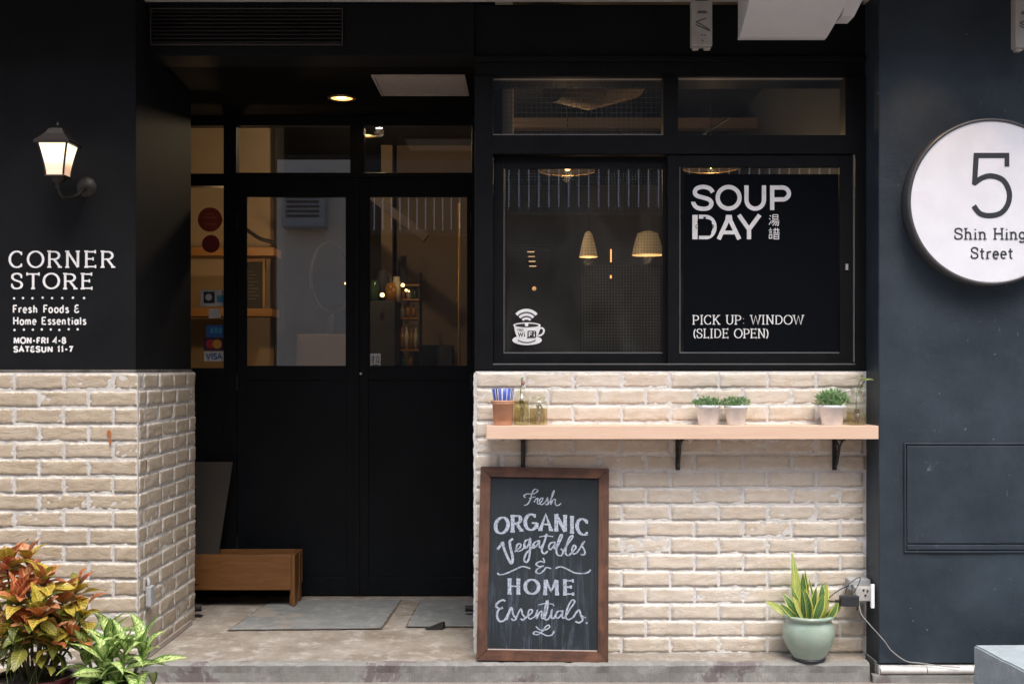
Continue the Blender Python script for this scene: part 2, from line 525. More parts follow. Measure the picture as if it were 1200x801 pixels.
M_infloor = paint('dark interior floor', (.08, .06, .045), (.06, .045, .035), rough=.4, ns=3)
M_wire = plain('galvanised wire', (.20, .19, .18), .5, .2)

# ------------------------------------------------------------------ stroke lettering
def arc(cx, cy, rx, ry, a0, a1, n=14):
    return [(cx + rx * cos(radians(lerp(a0, a1, i / n))), cy + ry * sin(radians(lerp(a0, a1, i / n)))) for i in range(n + 1)]
def spl(pts, n=7):
    out = []
    P = [pts[0]] + list(pts) + [pts[-1]]
    for i in range(1, len(P) - 2):
        p0, p1, p2, p3 = P[i - 1], P[i], P[i + 1], P[i + 2]
        for k in range(n):
            t = k / n
            out.append(tuple(.5 * (2 * p1[j] + (p2[j] - p0[j]) * t + (2 * p0[j] - 5 * p1[j] + 4 * p2[j] - p3[j]) * t * t + (3 * p1[j] - p0[j] - 3 * p2[j] + p3[j]) * t ** 3) for j in (0, 1)))
    out.append(tuple(pts[-1]))
    return out
# glyph: (advance, [(points, flags)]); flags: s/e flat serif at start/end, S/E upright tick
G = {
 'C': (.80, [(arc(.42, .5, .40, .5, 48, 312, 22), 'SE')]),
 'O': (.92, [(arc(.46, .5, .43, .5, 90, 450, 30), '')]),
 'R': (.78, [([(.12, 0), (.12, 1)], 'se'), ([(.12, .97), (.4, .97)] + arc(.42, .735, .25, .235, 90, -90, 10) + [(.12, .5)], ''), ([(.38, .5), (.72, 0)], 'e')]),
 'N': (.88, [([(.14, 0), (.14, 1)], 'se'), ([(.14, 1), (.74, 0)], ''), ([(.74, 0), (.74, 1)], 'e')]),
 'E': (.70, [([(.12, 0), (.12, 1)], 'se'), ([(.12, .97), (.62, .97)], 'E'), ([(.12, .52), (.5, .52)], 'E'), ([(.12, .03), (.64, .03)], 'E')]),
 'S': (.68, [(spl([(.60, .80), (.52, .94), (.34, 1.0), (.14, .93), (.08, .76), (.16, .61), (.34, .52), (.54, .42), (.62, .25), (.54, .07), (.34, 0), (.14, .05), (.06, .22)], 5), 'SE')]),
 'T': (.72, [([(.36, 0), (.36, .97)], 's'), ([(.02, .97), (.70, .97)], 'SE')]),
 'F': (.62, [([(.12, 0), (.12, 1)], 'se'), ([(.12, .97), (.58, .97)], 'E'), ([(.12, .5), (.48, .5)], '')]),
 'H': (.84, [([(.14, 0), (.14, 1)], 'se'), ([(.70, 0), (.70, 1)], 'se'), ([(.14, .52), (.70, .52)], '')]),
 'M': (1.0, [([(.12, 0), (.16, 1)], 's'), ([(.16, 1), (.5, .22), (.84, 1)], ''), ([(.84, 1), (.88, 0)], 'e')]),
 'A': (.84, [([(.06, 0), (.42, 1), (.78, 0)], 'se'), ([(.20, .36), (.64, .36)], '')]),
 'U': (.84, [([(.12, 1), (.12, .36)] + arc(.42, .34, .30, .34, 180, 360, 12) + [(.72, .36), (.72, 1)], 'se')]),
 'I': (.34, [([(.17, 0), (.17, 1)], 'se')]),
 'P': (.70, [([(.12, 0), (.12, 1)], 'se'), ([(.12, .97), (.38, .97)] + arc(.40, .71, .25, .26, 90, -90, 10) + [(.12, .45)], '')]),
 'K': (.78, [([(.12, 0), (.12, 1)], 'se'), ([(.66, 1), (.14, .42)], 's'), ([(.30, .58), (.70, 0)], 'e')]),
 'W': (1.08, [([(.04, 1), (.28, 0), (.54, .95), (.80, 0), (1.04, 1)], 'se')]),
 'D': (.84, [([(.12, 0), (.12, 1)], ''), ([(.03, .97), (.36, .97)] + arc(.38, .5, .38, .47, 90, -90, 14) + [(.03, .03)], '')]),
 'L': (.62, [([(.12, 0), (.12, 1)], 'se'), ([(.12, .03), (.58, .03)], 'E')]),
 'V': (.84, [([(.06, 1), (.42, 0), (.78, 1)], 'se')]),
 'G': (.86, [(arc(.44, .5, .40, .5, 52, 345, 24), 'S'), ([(.48, .44), (.84, .44)], ''), ([(.82, .44), (.82, .08)], '')]),
 'Y': (.84, [([(.04, 1), (.42, .48), (.80, 1)], 'se'), ([(.42, .48), (.42, 0)], 'e')]),
 '(': (.34, [(arc(.55, .45, .38, .62, 125, 235, 10), '')]),
 ')': (.34, [(arc(-.21, .45, .38, .62, 55, -55, 10), '')]),
 ':': (.26, [([(.10, .12), (.18, .12)], ''), ([(.10, .62), (.18, .62)], '')]),
 '.': (.3, [([(.10, .03), (.20, .03)], '')]),
 '-': (.50, [([(.08, .45), (.42, .45)], '')]),
 '1': (.40, [([(.08, .8), (.22, 1), (.22, 0)], '')]),
 '4': (.68, [([(.52, 0), (.52, 1), (.06, .34), (.66, .34)], '')]),
 '7': (.60, [([(.06, .97), (.54, .97), (.24, 0)], '')]),
 '8': (.66, [(arc(.33, .75, .22, .23, -90, 270, 18), ''), (arc(.33, .26, .27, .26, 90, 450, 18), '')]),
 '5': (.62, [([(.56, 1), (.12, 1), (.10, .55)] + arc(.30, .32, .30, .32, 125, -140, 20), 'S')]),
 '&': (.70, [(spl([(.56, .96), (.30, 1.0), (.12, .80), (.20, .60), (.42, .54), (.16, .46), (.06, .22), (.22, .02), (.48, .04), (.60, .22)], 5), '')]),
 'r': (.46, [([(.12, 0), (.12, .64)], 's'), (arc(.36, .36, .24, .26, 170, 70, 8), '')]),
 'e': (.58, [([(.08, .34), (.50, .34)] + arc(.29, .32, .22, .33, 5, 310, 16), '')]),
 's': (.50, [(spl([(.42, .54), (.26, .66), (.10, .52), (.26, .36), (.44, .18), (.28, 0), (.08, .10)], 5), '')]),
 'h': (.62, [([(.12, 0), (.12, 1)], 'se'), (arc(.30, .40, .19, .24, 160, 0, 9) + [(.49, .40), (.49, 0)], 'e')]),
 'o': (.60, [(arc(.30, .32, .24, .33, 90, 450, 20), '')]),
 'd': (.62, [(arc(.29, .32, .22, .33, 60, 300, 14), ''), ([(.50, 1), (.50, 0)], 'se')]),
 'm': (.92, [([(.10, 0), (.10, .64)], 's'), (arc(.27, .42, .16, .22, 165, 0, 8) + [(.43, .42), (.43, 0)], 'e'), (arc(.61, .42, .16, .22, 165, 0, 8) + [(.77, .42), (.77, 0)], 'e')]),
 'n': (.62, [([(.12, 0), (.12, .64)], 'se'), (arc(.30, .40, .19, .24, 160, 0, 9) + [(.49, .40), (.49, 0)], 'e')]),
 't': (.46, [([(.20, .92), (.20, .16)] + arc(.33, .15, .13, .15, 180, 290, 6), ''), ([(.03, .64), (.40, .64)], '')]),
 'i': (.28, [([(.14, 0), (.14, .64)], 's'), ([(.14, .84), (.14, .95)], '')]),
 'a': (.60, [(arc(.26, .31, .19, .31, 90, 450, 16), ''), ([(.52, .68), (.52, 0)], 'e')]),
 'l': (.28, [([(.14, 0), (.14, 1)], 's')]),
 'g': (.60, [(arc(.28, .34, .21, .30, 40, 320, 14), ''), ([(.49, .64), (.49, -.06)] + arc(.27, -.08, .22, .20, 0, -155, 9), '')]),
 ' ': (.42, []),
}
def ribbon(mb, pts, w, mapf, contrast=1.0, off=0.0):
    """a flat painted stroke: pts in picture-scaled board units, w its width in the same units, mapf(x, y, off) -> 3D"""
    q = [pts[0]]
    for p in pts[1:]:
        if math.hypot(p[0] - q[-1][0], p[1] - q[-1][1]) > 1e-4: q.append(p)
    closed = len(q) > 3 and math.hypot(q[0][0] - q[-1][0], q[0][1] - q[-1][1]) < w * .05
    if closed: q = q[:-1]
    n = len(q)
    if n < 2: return
    L, R = [], []
    for i in range(n):
        a = q[i - 1] if (i > 0 or closed) else q[i]
        c = q[(i + 1) % n] if (i < n - 1 or closed) else q[i]
        d1 = Vector((q[i][0] - a[0], q[i][1] - a[1])); d2 = Vector((c[0] - q[i][0], c[1] - q[i][1]))
        if d1.length < 1e-9: d1 = d2.copy()
        if d2.length < 1e-9: d2 = d1.copy()
        d1.normalize(); d2.normalize()
        d = d1 + d2
        if d.length < .2: d = d2
        d.normalize()
        nn = Vector((-d.y, d.x))
        m = 1 / max(.45, nn.dot(Vector((-d1.y, d1.x))))
        vert = abs(d.y)
        ww = w * (contrast + (1 - contrast) * vert) * .5 * m
        L.append((q[i][0] + nn.x * ww, q[i][1] + nn.y * ww)); R.append((q[i][0] - nn.x * ww, q[i][1] - nn.y * ww))
    vs = [mapf(x, y, off) for x, y in L] + [mapf(x, y, off) for x, y in R]
    fs = [(i, (i + 1) % n, n + (i + 1) % n, n + i) for i in range(n if closed else n - 1)]
    mb.add(vs, fs)

def text_strokes(mb, text, x0, x1, yt, yb, mapf, w, serif=0.0, contrast=1.0, arch=0.0, gap=.10, jitter=0.0, rise=0.0):
    """lays text between x0..x1 with capitals from yt (top) to yb (base), picture y down"""
    nat = sum(G[c][0] + gap for c in text) - gap
    H = yb - yt
    sx = (x1 - x0) / nat
    x = 0; k = 0
    for c in text:
        adv, st = G[c]
        jx, jy = random.uniform(-jitter, jitter), random.uniform(-jitter, jitter)
        cxm = (x + adv / 2) / nat * 2 - 1
        def mp(p):
            X_ = x0 + (x + p[0] + jx) * sx
            t = (X_ - x0) / (x1 - x0) * 2 - 1
            Y_ = yb - (p[1] + jy) * H + arch * t * t - rise * (t + 1) / 2
            return (X_, Y_)
        for (pts, fl) in st:
            P = [mp(p) for p in pts]
            off = (k % 9) * .00012; k += 1
            ribbon(mb, P, w, mapf, contrast, off)
            if serif > 0:
                for ch, idx, sgn in (('s', 0, 1), ('e', -1, -1)):
                    e = P[idx]
                    o2 = (k % 9) * .00012; 
                    if ch in fl:
                        mid = mp((pts[idx][0], .5))[1]
                        inw = w * .28 if e[1] > mid else -w * .28
                        ribbon(mb, [(e[0] - serif, e[1] - inw * .0), (e[0] + serif, e[1] - inw * .0)], w * .62, mapf, 1.0, o2 + .0011); k += 1
                    if ch.upper() in fl:
                        ribbon(mb, [(e[0], e[1] - serif * .8), (e[0], e[1] + serif * .8)], w * .62, mapf, 1.0, o2 + .0011); k += 1
        x += adv + gap

def plane_map(D):
    return lambda x, y, off: (PX(x, D), D - 5.0 - off, PZ(y, D))

# ------------------------------------------------------------------ levels and planes
D_L, D_R, D_E, D_D = 5.0, 5.17, 5.875, 6.45    # pier front, window wall, pier's inner end, doors
XL = PX(162, D_L)          # corner of the left pier
XR0, XR1 = PX(556, D_R), PX(1016, D_R)
XP = PX(1030, D_L)
YE, YD, YR = D_E - 5, D_D - 5, D_R - 5
ZB = 1.256                 # top of the brickwork
ZC = 2.68                  # recess ceiling
ZS = 2.915                 # underside of the slab above
ZG = -.085                 # pavement

# ------------------------------------------------------------------ SETTING
def struct(name, mb, mat, **k): return mb.build(name, mat, kind='structure', **k)
def rough_sheet(x0, x1, y0, y1, z, nx, ny, amp, sc=3):
    mb = MB(); vs = []; fs = []
    for j in range(ny + 1):
        for i in range(nx + 1):
            X = lerp(x0, x1, i / nx); Y = lerp(y0, y1, j / ny)
            vs.append((X, Y, z + amp * noise.noise(Vector((X * sc, Y * sc, 0)))))
    for j in range(ny):
        for i in range(nx):
            a = j * (nx + 1) + i
            fs.append((a, a + 1, a + nx + 2, a + nx + 1))
    mb.add(vs, fs)
    return mb
b = MB()
b.box(-40, 40, -40, 30, ZG - .3, ZG)
struct('pavement', b, M_pave)

def step_block():
    """the entrance step: a slab with a worn, chipped front edge"""
    mb = MB()
    x0, x1, nx = XL - .02, 1.50, 260
    prof = [(.0, ZG - .05), (.0, -.045), (-.004, -.012), (.006, -.002), (.03, 0), (.12, 0)]
    ys = [.12 + (6.6 - .12) * (k / 26) for k in range(1, 27)]
    rows = prof + [(y, 0) for y in ys]
    vs = []
    for i in range(nx + 1):
        X = lerp(x0, x1, i / nx)
        for (y, z) in rows:
            e = 0
            if y < .05:
                e = .010 * noise.noise(Vector((X * 7, z * 9, 1.3))) + .005 * noise.noise(Vector((X * 31, z * 30, 4)))
                zz = z - (.006 * max(0, noise.noise(Vector((X * 18, 0, 2)))) if z > -.02 else 0)
                if abs(y - .006) < 1e-6: zz -= .012 * max(0, noise.noise(Vector((X * 23, 5, 2))) - .15)
            else:
                zz = z + .0035 * noise.noise(Vector((X * 2, y * 2, 0)))
            if y > 1.3: zz = z + .0
            vs.append((X, y + e, zz))
    m = len(rows)
    fs = []
    for i in range(nx):
        for j in range(m - 1):
            a = i * m + j
            fs.append((a, a + m, a + m + 1, a + 1))
    mb.add(vs, fs, smooth=False)
    mb.f = mb.f
    return mb, m, nx
mb, m_, nx_ = step_block()
# faces whose both ends lie behind the first five rows are the screeded top
for k, f in enumerate(mb.f):
    if all(mb.v[i][1] > .02 for i in f): mb.mi[k] = 1
struct('entrance_step', mb, [M_step, M_floor], fixn=False)
# the part of the recess floor that runs on behind the pier
b = MB(); b.box(-3.4, XL - .025, YE + .001, 6.6, -.06, -.001); struct('recess_floor', b, M_floor)

# porch floor: two slate coloured slabs let into the screed
def slab(quad, name, label):
    vs = []
    n = 22
    (ax, ay), (bx, by), (cx_, cy_), (dx, dy) = quad
    for j in range(n + 1):
        for i in range(n + 1):
            u, v = i / n, j / n
            X = lerp(lerp(ax, bx, u), lerp(dx, cx_, u), v); Y = lerp(lerp(ay, by, u), lerp(dy, cy_, u), v)
            e = .012 if i in (0, n) or j in (0, n) else 0
            X += e * noise.noise(Vector((X * 25, Y * 25, 7))); Y += e * noise.noise(Vector((X * 25, Y * 25, 9)))
            z = .0085 + .0012 * noise.noise(Vector((X * 9, Y * 9, 3)))
            if e: z = .0075
            vs.append((X, Y, z))
    fs = [(j * (n + 1) + i, j * (n + 1) + i + 1, (j + 1) * (n + 1) + i + 1, (j + 1) * (n + 1) + i) for j in range(n) for i in range(n)]
    mb = MB(); mb.add(vs, fs)
    o = mb.build(name, M_slate, fixn=False)
    cxm, cym = sum(q[0] for q in quad) / 4, sum(q[1] for q in quad) / 4
    pts = []
    for k in range(4):
        p, q = quad[k], quad[(k + 1) % 4]
        for i in range(24):
            X, Y = lerp(p[0], q[0], i / 24), lerp(p[1], q[1], i / 24)
            dd = Vector((X - cxm, Y - cym)); dd.normalize()
            g = .006 + .011 * abs(noise.noise(Vector((X * 14, Y * 14, 2))))
            pts.append((X + dd.x * g, Y + dd.y * g, .0050))
    jb = MB(); jb.add(pts, [tuple(range(len(pts)))])
    jb.build('dirt_joint', M_dirt, o, fixn=False)
    return tag(o, label, 'floor slab', 'grey slabs let into the porch floor')
def gp(px, py):
    D = EYE * F / (py - HY); return (PX(px, D), D - 5)
slab([gp(268, 739), gp(446, 737), gp(470, 703.5), gp(320, 703.5)], 'floor_slab', 'wide worn blue grey floor slab in front of the left door leaf')
slab([gp(476, 735), gp(556, 735), gp(560, 703.5), gp(494, 703.5)], 'floor_slab', 'worn blue grey floor slab in front of the right door leaf')

# slab overhead, recess ceiling, building above
b = MB(); b.box(-7, 7, -.50, .16, ZS, ZS + .22); struct('canopy', b, M_canopy)
b = MB(); b.box(-3.4, XR0 - .001, YR + .192, YD - .001, ZC, ZC + .1); struct('ceiling', b, M_ceil)

# ------------------------------------------------------------------ bricks
def brick_mesh(seed, L=.205, H=.062, T=.022, nx=12, nz=6, mat=None):
    vs = []; fs = []
    for j in range(nz + 1):
        for i in range(nx + 1):
            u, v = i / nx, j / nz
            X, Z = (u - .5) * L, (v - .5) * H
            edge = min(min(u, 1 - u) * L, min(v, 1 - v) * H)
            q = Vector((X * 22, Z * 45, seed * 7.3))
            d = .0022 * noise.noise(q) + .0022 * noise.noise(q * 2.7)
            crack = noise.noise(Vector((X * 12, Z * 60, seed * 3.1 + 40)))
            if abs(crack) < .08: d += .0022
            Y = d + (.0016 if edge < 1e-6 else 0)
            if edge < 1e-6:
                X += .0035 * noise.noise(Vector((X * 40, Z * 40, seed + 11.)))
                Z += .0030 * noise.noise(Vector((X * 30, Z * 60, seed + 21.)))
            vs.append((X, Y, Z))
    for j in range(nz):
        for i in range(nx):
            a = j * (nx + 1) + i
            fs.append((a, a + 1, a + nx + 2, a + nx + 1))
    # sides go back to depth T
    rim = [i for i in range(nx + 1)] + [(j + 1) * (nx + 1) - 1 for j in range(1, nz + 1)] + [nz * (nx + 1) + i for i in range(nx - 1, -1, -1)] + [j * (nx + 1) for j in range(nz - 1, 0, -1)]
    n0 = len(vs)
    for r in rim: vs.append((vs[r][0], T, vs[r][2]))
    for k in range(len(rim)):
        k2 = (k + 1) % len(rim)
        fs.append((rim[k], n0 + k, n0 + k2, rim[k2]))
    mb = MB(); mb.add(vs, fs, smooth=False)
    me = mb.mesh('brick', mat or M_brick)
    for p in me.polygons: p.use_smooth = True
    return me
BM = [brick_mesh(s) for s in range(12)]
BH = [brick_mesh(s + 30, L=.100, nx=7) for s in range(8)]
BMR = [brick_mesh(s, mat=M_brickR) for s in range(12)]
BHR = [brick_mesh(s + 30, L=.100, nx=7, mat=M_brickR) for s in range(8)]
JT = .0120

def mortar_body(name, x0, x1, y0, y1, z0, z1, parent, edge_l=0, edge_r=0, jit=.006):
    """backing block of mortar whose front outline is ragged"""
    mb = MB()
    mb.box(x0, x1, y0, y1, z0, z1, bev=.003)
    return mb.build(name, M_mortar, parent)

def lay(parent, origin, length, rot, z0, courses, pitch, start, BL, full, half):
    """courses of bricks along a wall; origin = the wall's start at its face, start(course) = offset of the first joint"""
    hmesh = pitch - JT * .88
    for c in range(courses):
        z = z0 + (c + .5) * pitch
        x = start(c)
        while x < length - .012:
            a, e = max(x, 0), min(x + BL + JT, length)
            w = e - a - JT
            if w > .02:
                mid = (a + e) / 2
                if w > .13: me, sx = random.choice(full), w / .205
                else: me, sx = random.choice(half), w / .1
                P = Vector(origin) + Matrix.Rotation(rot, 3, 'Z') @ Vector((mid, random.uniform(-.0035, .002), 0))
                P.z = z + random.uniform(-.0012, .0012)
                fl = random.random() < .5
                o = place('brick', me, P, (random.uniform(-.02, .02), random.uniform(-.008, .008), rot + random.uniform(-.006, .006)), parent,
                          (sx * (-1 if False else 1), 1, hmesh / .062))
            x += BL + JT

# left pier
pier = thing('brick_wall', (XL - 1.2, .4, ZG), 'cream brick wall of the left corner, with brick sides facing the street and the doorway', 'brick wall')
b = MB(); b.box(-5, XL - .0035, .0035, YE - .004, ZG - .2, ZB, bev=.003); b.build('mortar', M_mortarL, pier)
LP = .2148
lay(pier, (PX(16.5, 5.0) - 12 * LP + .0005, 0, 0), XL - (PX(16.5, 5.0) - 12 * LP), 0, ZB - 18 * .0746 , 18, .0746, lambda c: (-LP / 2 if c % 2 == 0 else 0), LP - JT, BM, BH)
# return side: faces +X, runs from the corner back; half bricks close each course
lay(pier, (XL, 0.012, 0), YE - .012, pi / 2, ZB - 18 * .0746, 18, .0746, lambda c: (-.105 if c % 2 == 0 else -.15), LP - JT, BM, BH)
mb = MB()
rs = [(125, 505), (128.5, 503), (130, 506), (129.4, 512), (130.6, 517), (129.6, 521.5), (127.4, 519), (127.8, 513), (125.6, 509)]
mb.add([(PX(x_, 4.994), -.0062, PZ(y_, 4.994)) for x_, y_ in rs], [tuple(range(len(rs)))])
mb.build('rust_stain', plain('rust stain', (.42, .13, .03), .8), pier, fixn=False)
# upper black wall of the pier
up = thing('painted_wall', (XL - 1.2, .4, ZB), 'black painted upper wall above the left brick corner, hand lettered in white', 'wall')
b = MB(); b.box(-5, XL - .018, .022, YE - .02, ZB + .002, ZS - .002, bev=.003); b.build('wall_face', M_black, up)
b = MB(); b.box(-5, XL - .012, .014, YE - .014, ZB + .0005, ZB + .014, bev=.002)
b.build('ledge', paint('mortar stained ledge', (.05, .045, .04), (.16, .14, .12), rough=.9, ns=14), up)

D_T = 5.0 + .0205
pm = plane_map(D_T)
mb = MB(); text_strokes(mb, 'CORNER', 11, 134, 294.5, 313, pm, 2.9, serif=2.4, contrast=.6, gap=.22, jitter=.01)
mb.build('lettering', M_white, up, fixn=False)
mb = MB(); text_strokes(mb, 'STORE', 13, 109, 320.5, 338, pm, 2.9, serif=2.4, contrast=.6, gap=.22, jitter=.01)
mb.build('lettering', M_white, up, fixn=False)
mb = MB(); text_strokes(mb, 'Fresh Foods &', 15, 93, 357.5, 366, pm, 1.7, gap=.16, jitter=.02)
mb.build('lettering', M_white, up, fixn=False)
mb = MB(); text_strokes(mb, 'Home Essentials', 15, 101, 371.5, 380, pm, 1.7, gap=.14, jitter=.02)
mb.build('lettering', M_white, up, fixn=False)
mb = MB(); text_strokes(mb, 'MON-FRI 4-8', 16, 77, 395.5, 402, pm, 1.9, gap=.18, jitter=.02)
mb.build('lettering', M_white, up, fixn=False)
mb = MB(); text_strokes(mb, 'SAT&SUN 11-7', 16, 85, 406, 412, pm, 1.9, gap=.18, jitter=.02)
mb.build('lettering', M_white, up, fixn=False)
mb = MB()
for xs, y in (((16.5, 27, 38, 50, 61, 73, 85.5, 98.5), 349), ((17, 28, 38.5, 49, 59.5, 69.5, 80.5, 91), 386)):
    for x in xs:
        a = arc(x, y + random.uniform(-.5, .5), 1.4, 1.4, 0, 360, 10)[:-1]
        mb.add([pm(p[0], p[1], 0) for p in a], [tuple(range(10))])
mb.build('dotted_rule', M_white, up, fixn=False)

# window wall brickwork
wallR = thing('brick_wall', ((XR0 + XR1) / 2, .3, 0), 'cream brick wall under the pick up window, behind the wooden shelf', 'brick wall')
b = MB(); b.box(XR0 + .004, XR1 + .006, YR + .0035, YR + .25, -.05, ZB + .006, bev=.003); b.build('mortar', M_mortar, wallR)
RP = .2181
j0 = PX(671.5, D_R)
def startR(c):      # course 16 is the top one: its joint is at j0
    off = (j0 - XR0) % RP - RP
    return off if (16 - c) % 2 == 0 else off - RP / 2 if off - RP / 2 > -RP else off + RP / 2
def sR(c):
    s = startR(c)
    while s > 0: s -= RP
    return s
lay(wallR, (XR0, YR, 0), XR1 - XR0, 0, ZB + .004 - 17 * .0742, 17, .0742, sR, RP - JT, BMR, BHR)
# ragged mortar edges either side
mb = MB()
for (xe, sg) in ((XR0, -1), (XR1, 1)):
    n = 150; vs = []
    for i in range(n + 1):
        z = lerp(0.0, ZB, i / n)
        w = .004 + .008 * abs(noise.noise(Vector((sg * 3, 0, z * 16)))) + .004 * noise.noise(Vector((sg * 5, 2, z * 60)))
        vs += [(xe - sg * .010, YR + .002, z), (xe + sg * w * .8, YR + .006, z), (xe + sg * w, YR + .030, z)]
    fs = []
    for i in range(n):
        for k in (0, 1):
            a = i * 3 + k; fs.append((a, a + 1, a + 4, a + 3))
    mb.add(vs, fs)
mb.build('mortar_edge', M_mortar, wallR, fixn=False)

# black core of the window wall: side that faces the door, lintel over everything
fac = thing('painted_wall', (.6, .4, ZB), 'black painted facade around the shop windows and over the doorway', 'wall')
b = MB(); b.box(XR0 + .03, XR0 + .12, YR + .251, YD + .2, -.04, ZC + .1, bev=.003); b.build('return_wall', M_black, fac)
b = MB(); b.box(XR0, XR1 + .002, YR + .02, YR + .25, PZ(88.5, D_R), ZS - .002, bev=.003); b.build('lintel', M_black, fac)
b = MB(); b.box(XL - .017, XR0 - .002, YR - .004, YR + .19, ZC - .004, ZS - .002, bev=.003); b.build('fascia', M_black, fac)
b = MB(); b.box(XR0, XR1, YR - .002, YR + .018, PZ(72, D_R), PZ(66, D_R), bev=.002); b.build('drip_rail', M_frame, fac)

# pillar on the right
pil = thing('pillar', (XP + 1.5, .4, ZG), 'dark slate blue rendered pillar on the right with painted over hatch', 'pillar')
mb = MB()
nx, nz = 90, 90
vs = []; fs = []
for j in range(nz + 1):
    for i in range(nx + 1):
        X = lerp(XP, XP + 3.2, (i / nx) ** 1.6); Z = lerp(-.0, ZS - .002, j / nz)
        y = .004 * noise.noise(Vector((X * 3, 0, Z * 3))) + .002 * noise.noise(Vector((X * 14, 3, Z * 14)))
        vs.append((X, y + (.004 if i == 0 else 0), Z))
for j in range(nz):
    for i in range(nx):
        a = j * (nx + 1) + i; fs.append((a, a + 1, a + nx + 2, a + nx + 1))
mb.add(vs, fs, smooth=True)
n0 = [j * (nx + 1) for j in range(nz + 1)]
sv = [vs[k] for k in n0] + [(vs[k][0] - .012, .6, vs[k][2]) for k in n0]
mb.add(sv, [(j, j + 1, nz + 2 + j, nz + 1 + j) for j in range(nz)])
mb.build('pillar_body', M_navy, pil, fixn=False)
b = MB(); b.box(XP - .008, XP + 3.2, .03, .6, ZG - .05, -.001, bev=.003); b.build('plinth', M_step, pil)
# painted over access hatch: frame bead and inner panel
b = MB()
hx0, hx1, hz0, hz1 = PX(1059, 5), PX(1262, 5), PZ(647, 5), PZ(518.5, 5)
t = .008
for (a0, a1, c0, c1) in ((hx0, hx0 + t, hz0 + t, hz1 - t), (hx1 - t, hx1, hz0 + t, hz1 - t), (hx0, hx1, hz1 - t, hz1), (hx0, hx1, hz0, hz0 + t)):
    b.box(a0, a1, -.0085, .006, c0, c1, bev=.003)
b.build('hatch_frame', M_navy, pil)
b = MB(); b.box(hx0 + .012, hx1 - .012, -.0065, .006, hz0 + .040, hz1 - .012, bev=.004); b.build('hatch_door', M_navy, pil)
b = MB(); b.box(hx0 + .012, hx1 - .012, -.009, .006, hz0 + .013, hz0 + .035, bev=.004); b.build('hatch_rail', M_navy, pil)
# white half-round tile strip at the foot of the pillar: individual tiles
mt = MB(); 
prof = [(0, 0), (-.012, .003), (-.020, .012), (-.021, .022), (-.014, .030), (0, .034)]
vs = []; nn_ = 6
for i, xx in enumerate((0, .004, .196, .200)):
    for (y, z) in prof:
        s_ = .9 if i in (0, 3) else 1
        vs.append((xx - .1, y * s_ , z))
fs = [(i * 6 + k, (i + 1) * 6 + k, (i + 1) * 6 + k + 1, i * 6 + k + 1) for i in range(3) for k in range(5)]
mt.add(vs, fs, smooth=True)
tile_me = mt.mesh('tile', plain('glazed white edge tile', (.70, .69, .66), .2))
strip = thing('edge_tile_strip', (XP + .3, .01, ZG), 'white rounded ceramic edging along the foot of the blue pillar', 'tile edging')
for k in range(14):
    place('tile', tile_me, (XP + .104 + k * .203, .003, -.050), (0, 0, 0), strip)
b = MB(); b.box(XP + .0, XP + 3.0, .001, .045, -.06, -.012); b.build('bedding', M_mortar, strip)
b = MB()
b.box(XP - .03, XP + 3.2, -.012, .028, ZG - .05, -.052, bev=.004)
struct('kerb', b, M_step)

# ------------------------------------------------------------------ round sign
SX, SZ, SD = PX(1162, 4.91), PZ(236, 4.91), 4.91
sg = thing('round_sign', (SX, -.05, SZ), 'round white wall sign with black rim reading 5 Shin Hing Street', 'sign')
M_rim = plain('satin dark rim', (.07, .07, .072), .3, .0, .6)
mb = MB(); mb.lathe([(.0, -.004), (.352, -.004), (.357, 0), (.357, .083), (.352, .088), (.343, .088), (.343, .083)], c=(SX, 0, SZ), n=96, axis='Y')
mb.build('rim', M_rim, sg)
mb = MB(); mb.lathe([(.0001, .0845), (.343, .0845)], c=(SX, 0, SZ), n=96, axis='Y')
mb.build('face', M_sign, sg)
smap = lambda x, y, off: (PX(x, SD), -.0855 - off, PZ(y, SD))
mb = MB(); 
ribbon(mb, [(1179, 182), (1144.5, 182), (1142.5, 216)] , 6.2, smap)
ribbon(mb, [(1141.2, 213.8)] + spl([(1143, 214), (1152, 208), (1163, 206), (1176, 211), (1183, 224), (1182, 238), (1174, 249), (1161, 252.5), (1149, 250), (1141.5, 241)], 6), 6.2, smap, off=.0004)
ribbon(mb, [(1180.5, 179), (1180.5, 195)], 5.4, smap, off=.0008)
mb.build('numeral', M_digit, sg, fixn=False)
for wd, xa_, xb_ in (('Shin', 1118.5, 1156.5), ('Hing', 1164.5, 1203)):
    mb = MB(); text_strokes(mb, wd, xa_, xb_, 267.5, 280, smap, 1.9, serif=2.1, gap=.10); mb.build('lettering', M_digit, sg, fixn=False)
mb = MB(); text_strokes(mb, 'Street', 1138, 1188, 290, 302.5, smap, 1.9, serif=2.1, gap=.10); mb.build('lettering', M_digit, sg, fixn=False)
# spotlight above the sign, fixed under the slab
sp = thing('wall_spotlight', (PX(1075, 4.75), -.30, ZS), 'small black spotlight under the slab aimed at the round sign', 'spotlight')
spx = PX(1075, 4.75)
mb = MB(); mb.tube([(spx, -.30, ZS), (spx, -.30, ZS - .07)], .012, 10); mb.build('bracket', M_iron, sp)
mb = MB(); mb.lathe([(.0, .06), (.03, .06), (.034, 0), (.030, 0), (.024, .04)], c=(spx, -.30, ZS - .12), n=24); mb.build('housing', M_iron, sp)
ld = bpy.data.lights.new('spot', 'SPOT'); ld.energy = 4.2; ld.color = (1, .60, .30); ld.spot_size = radians(66); ld.spot_blend = .8; ld.shadow_soft_size = .02
lo = bpy.data.objects.new('spot', ld); link(lo, sp); lo.location = (0, 0, -.125)
dv = Vector((SX - .2, -.05, SZ)) - Vector((spx, -.30, ZS - .125))
lo.rotation_euler = dv.to_track_quat('-Z', 'Y').to_euler()

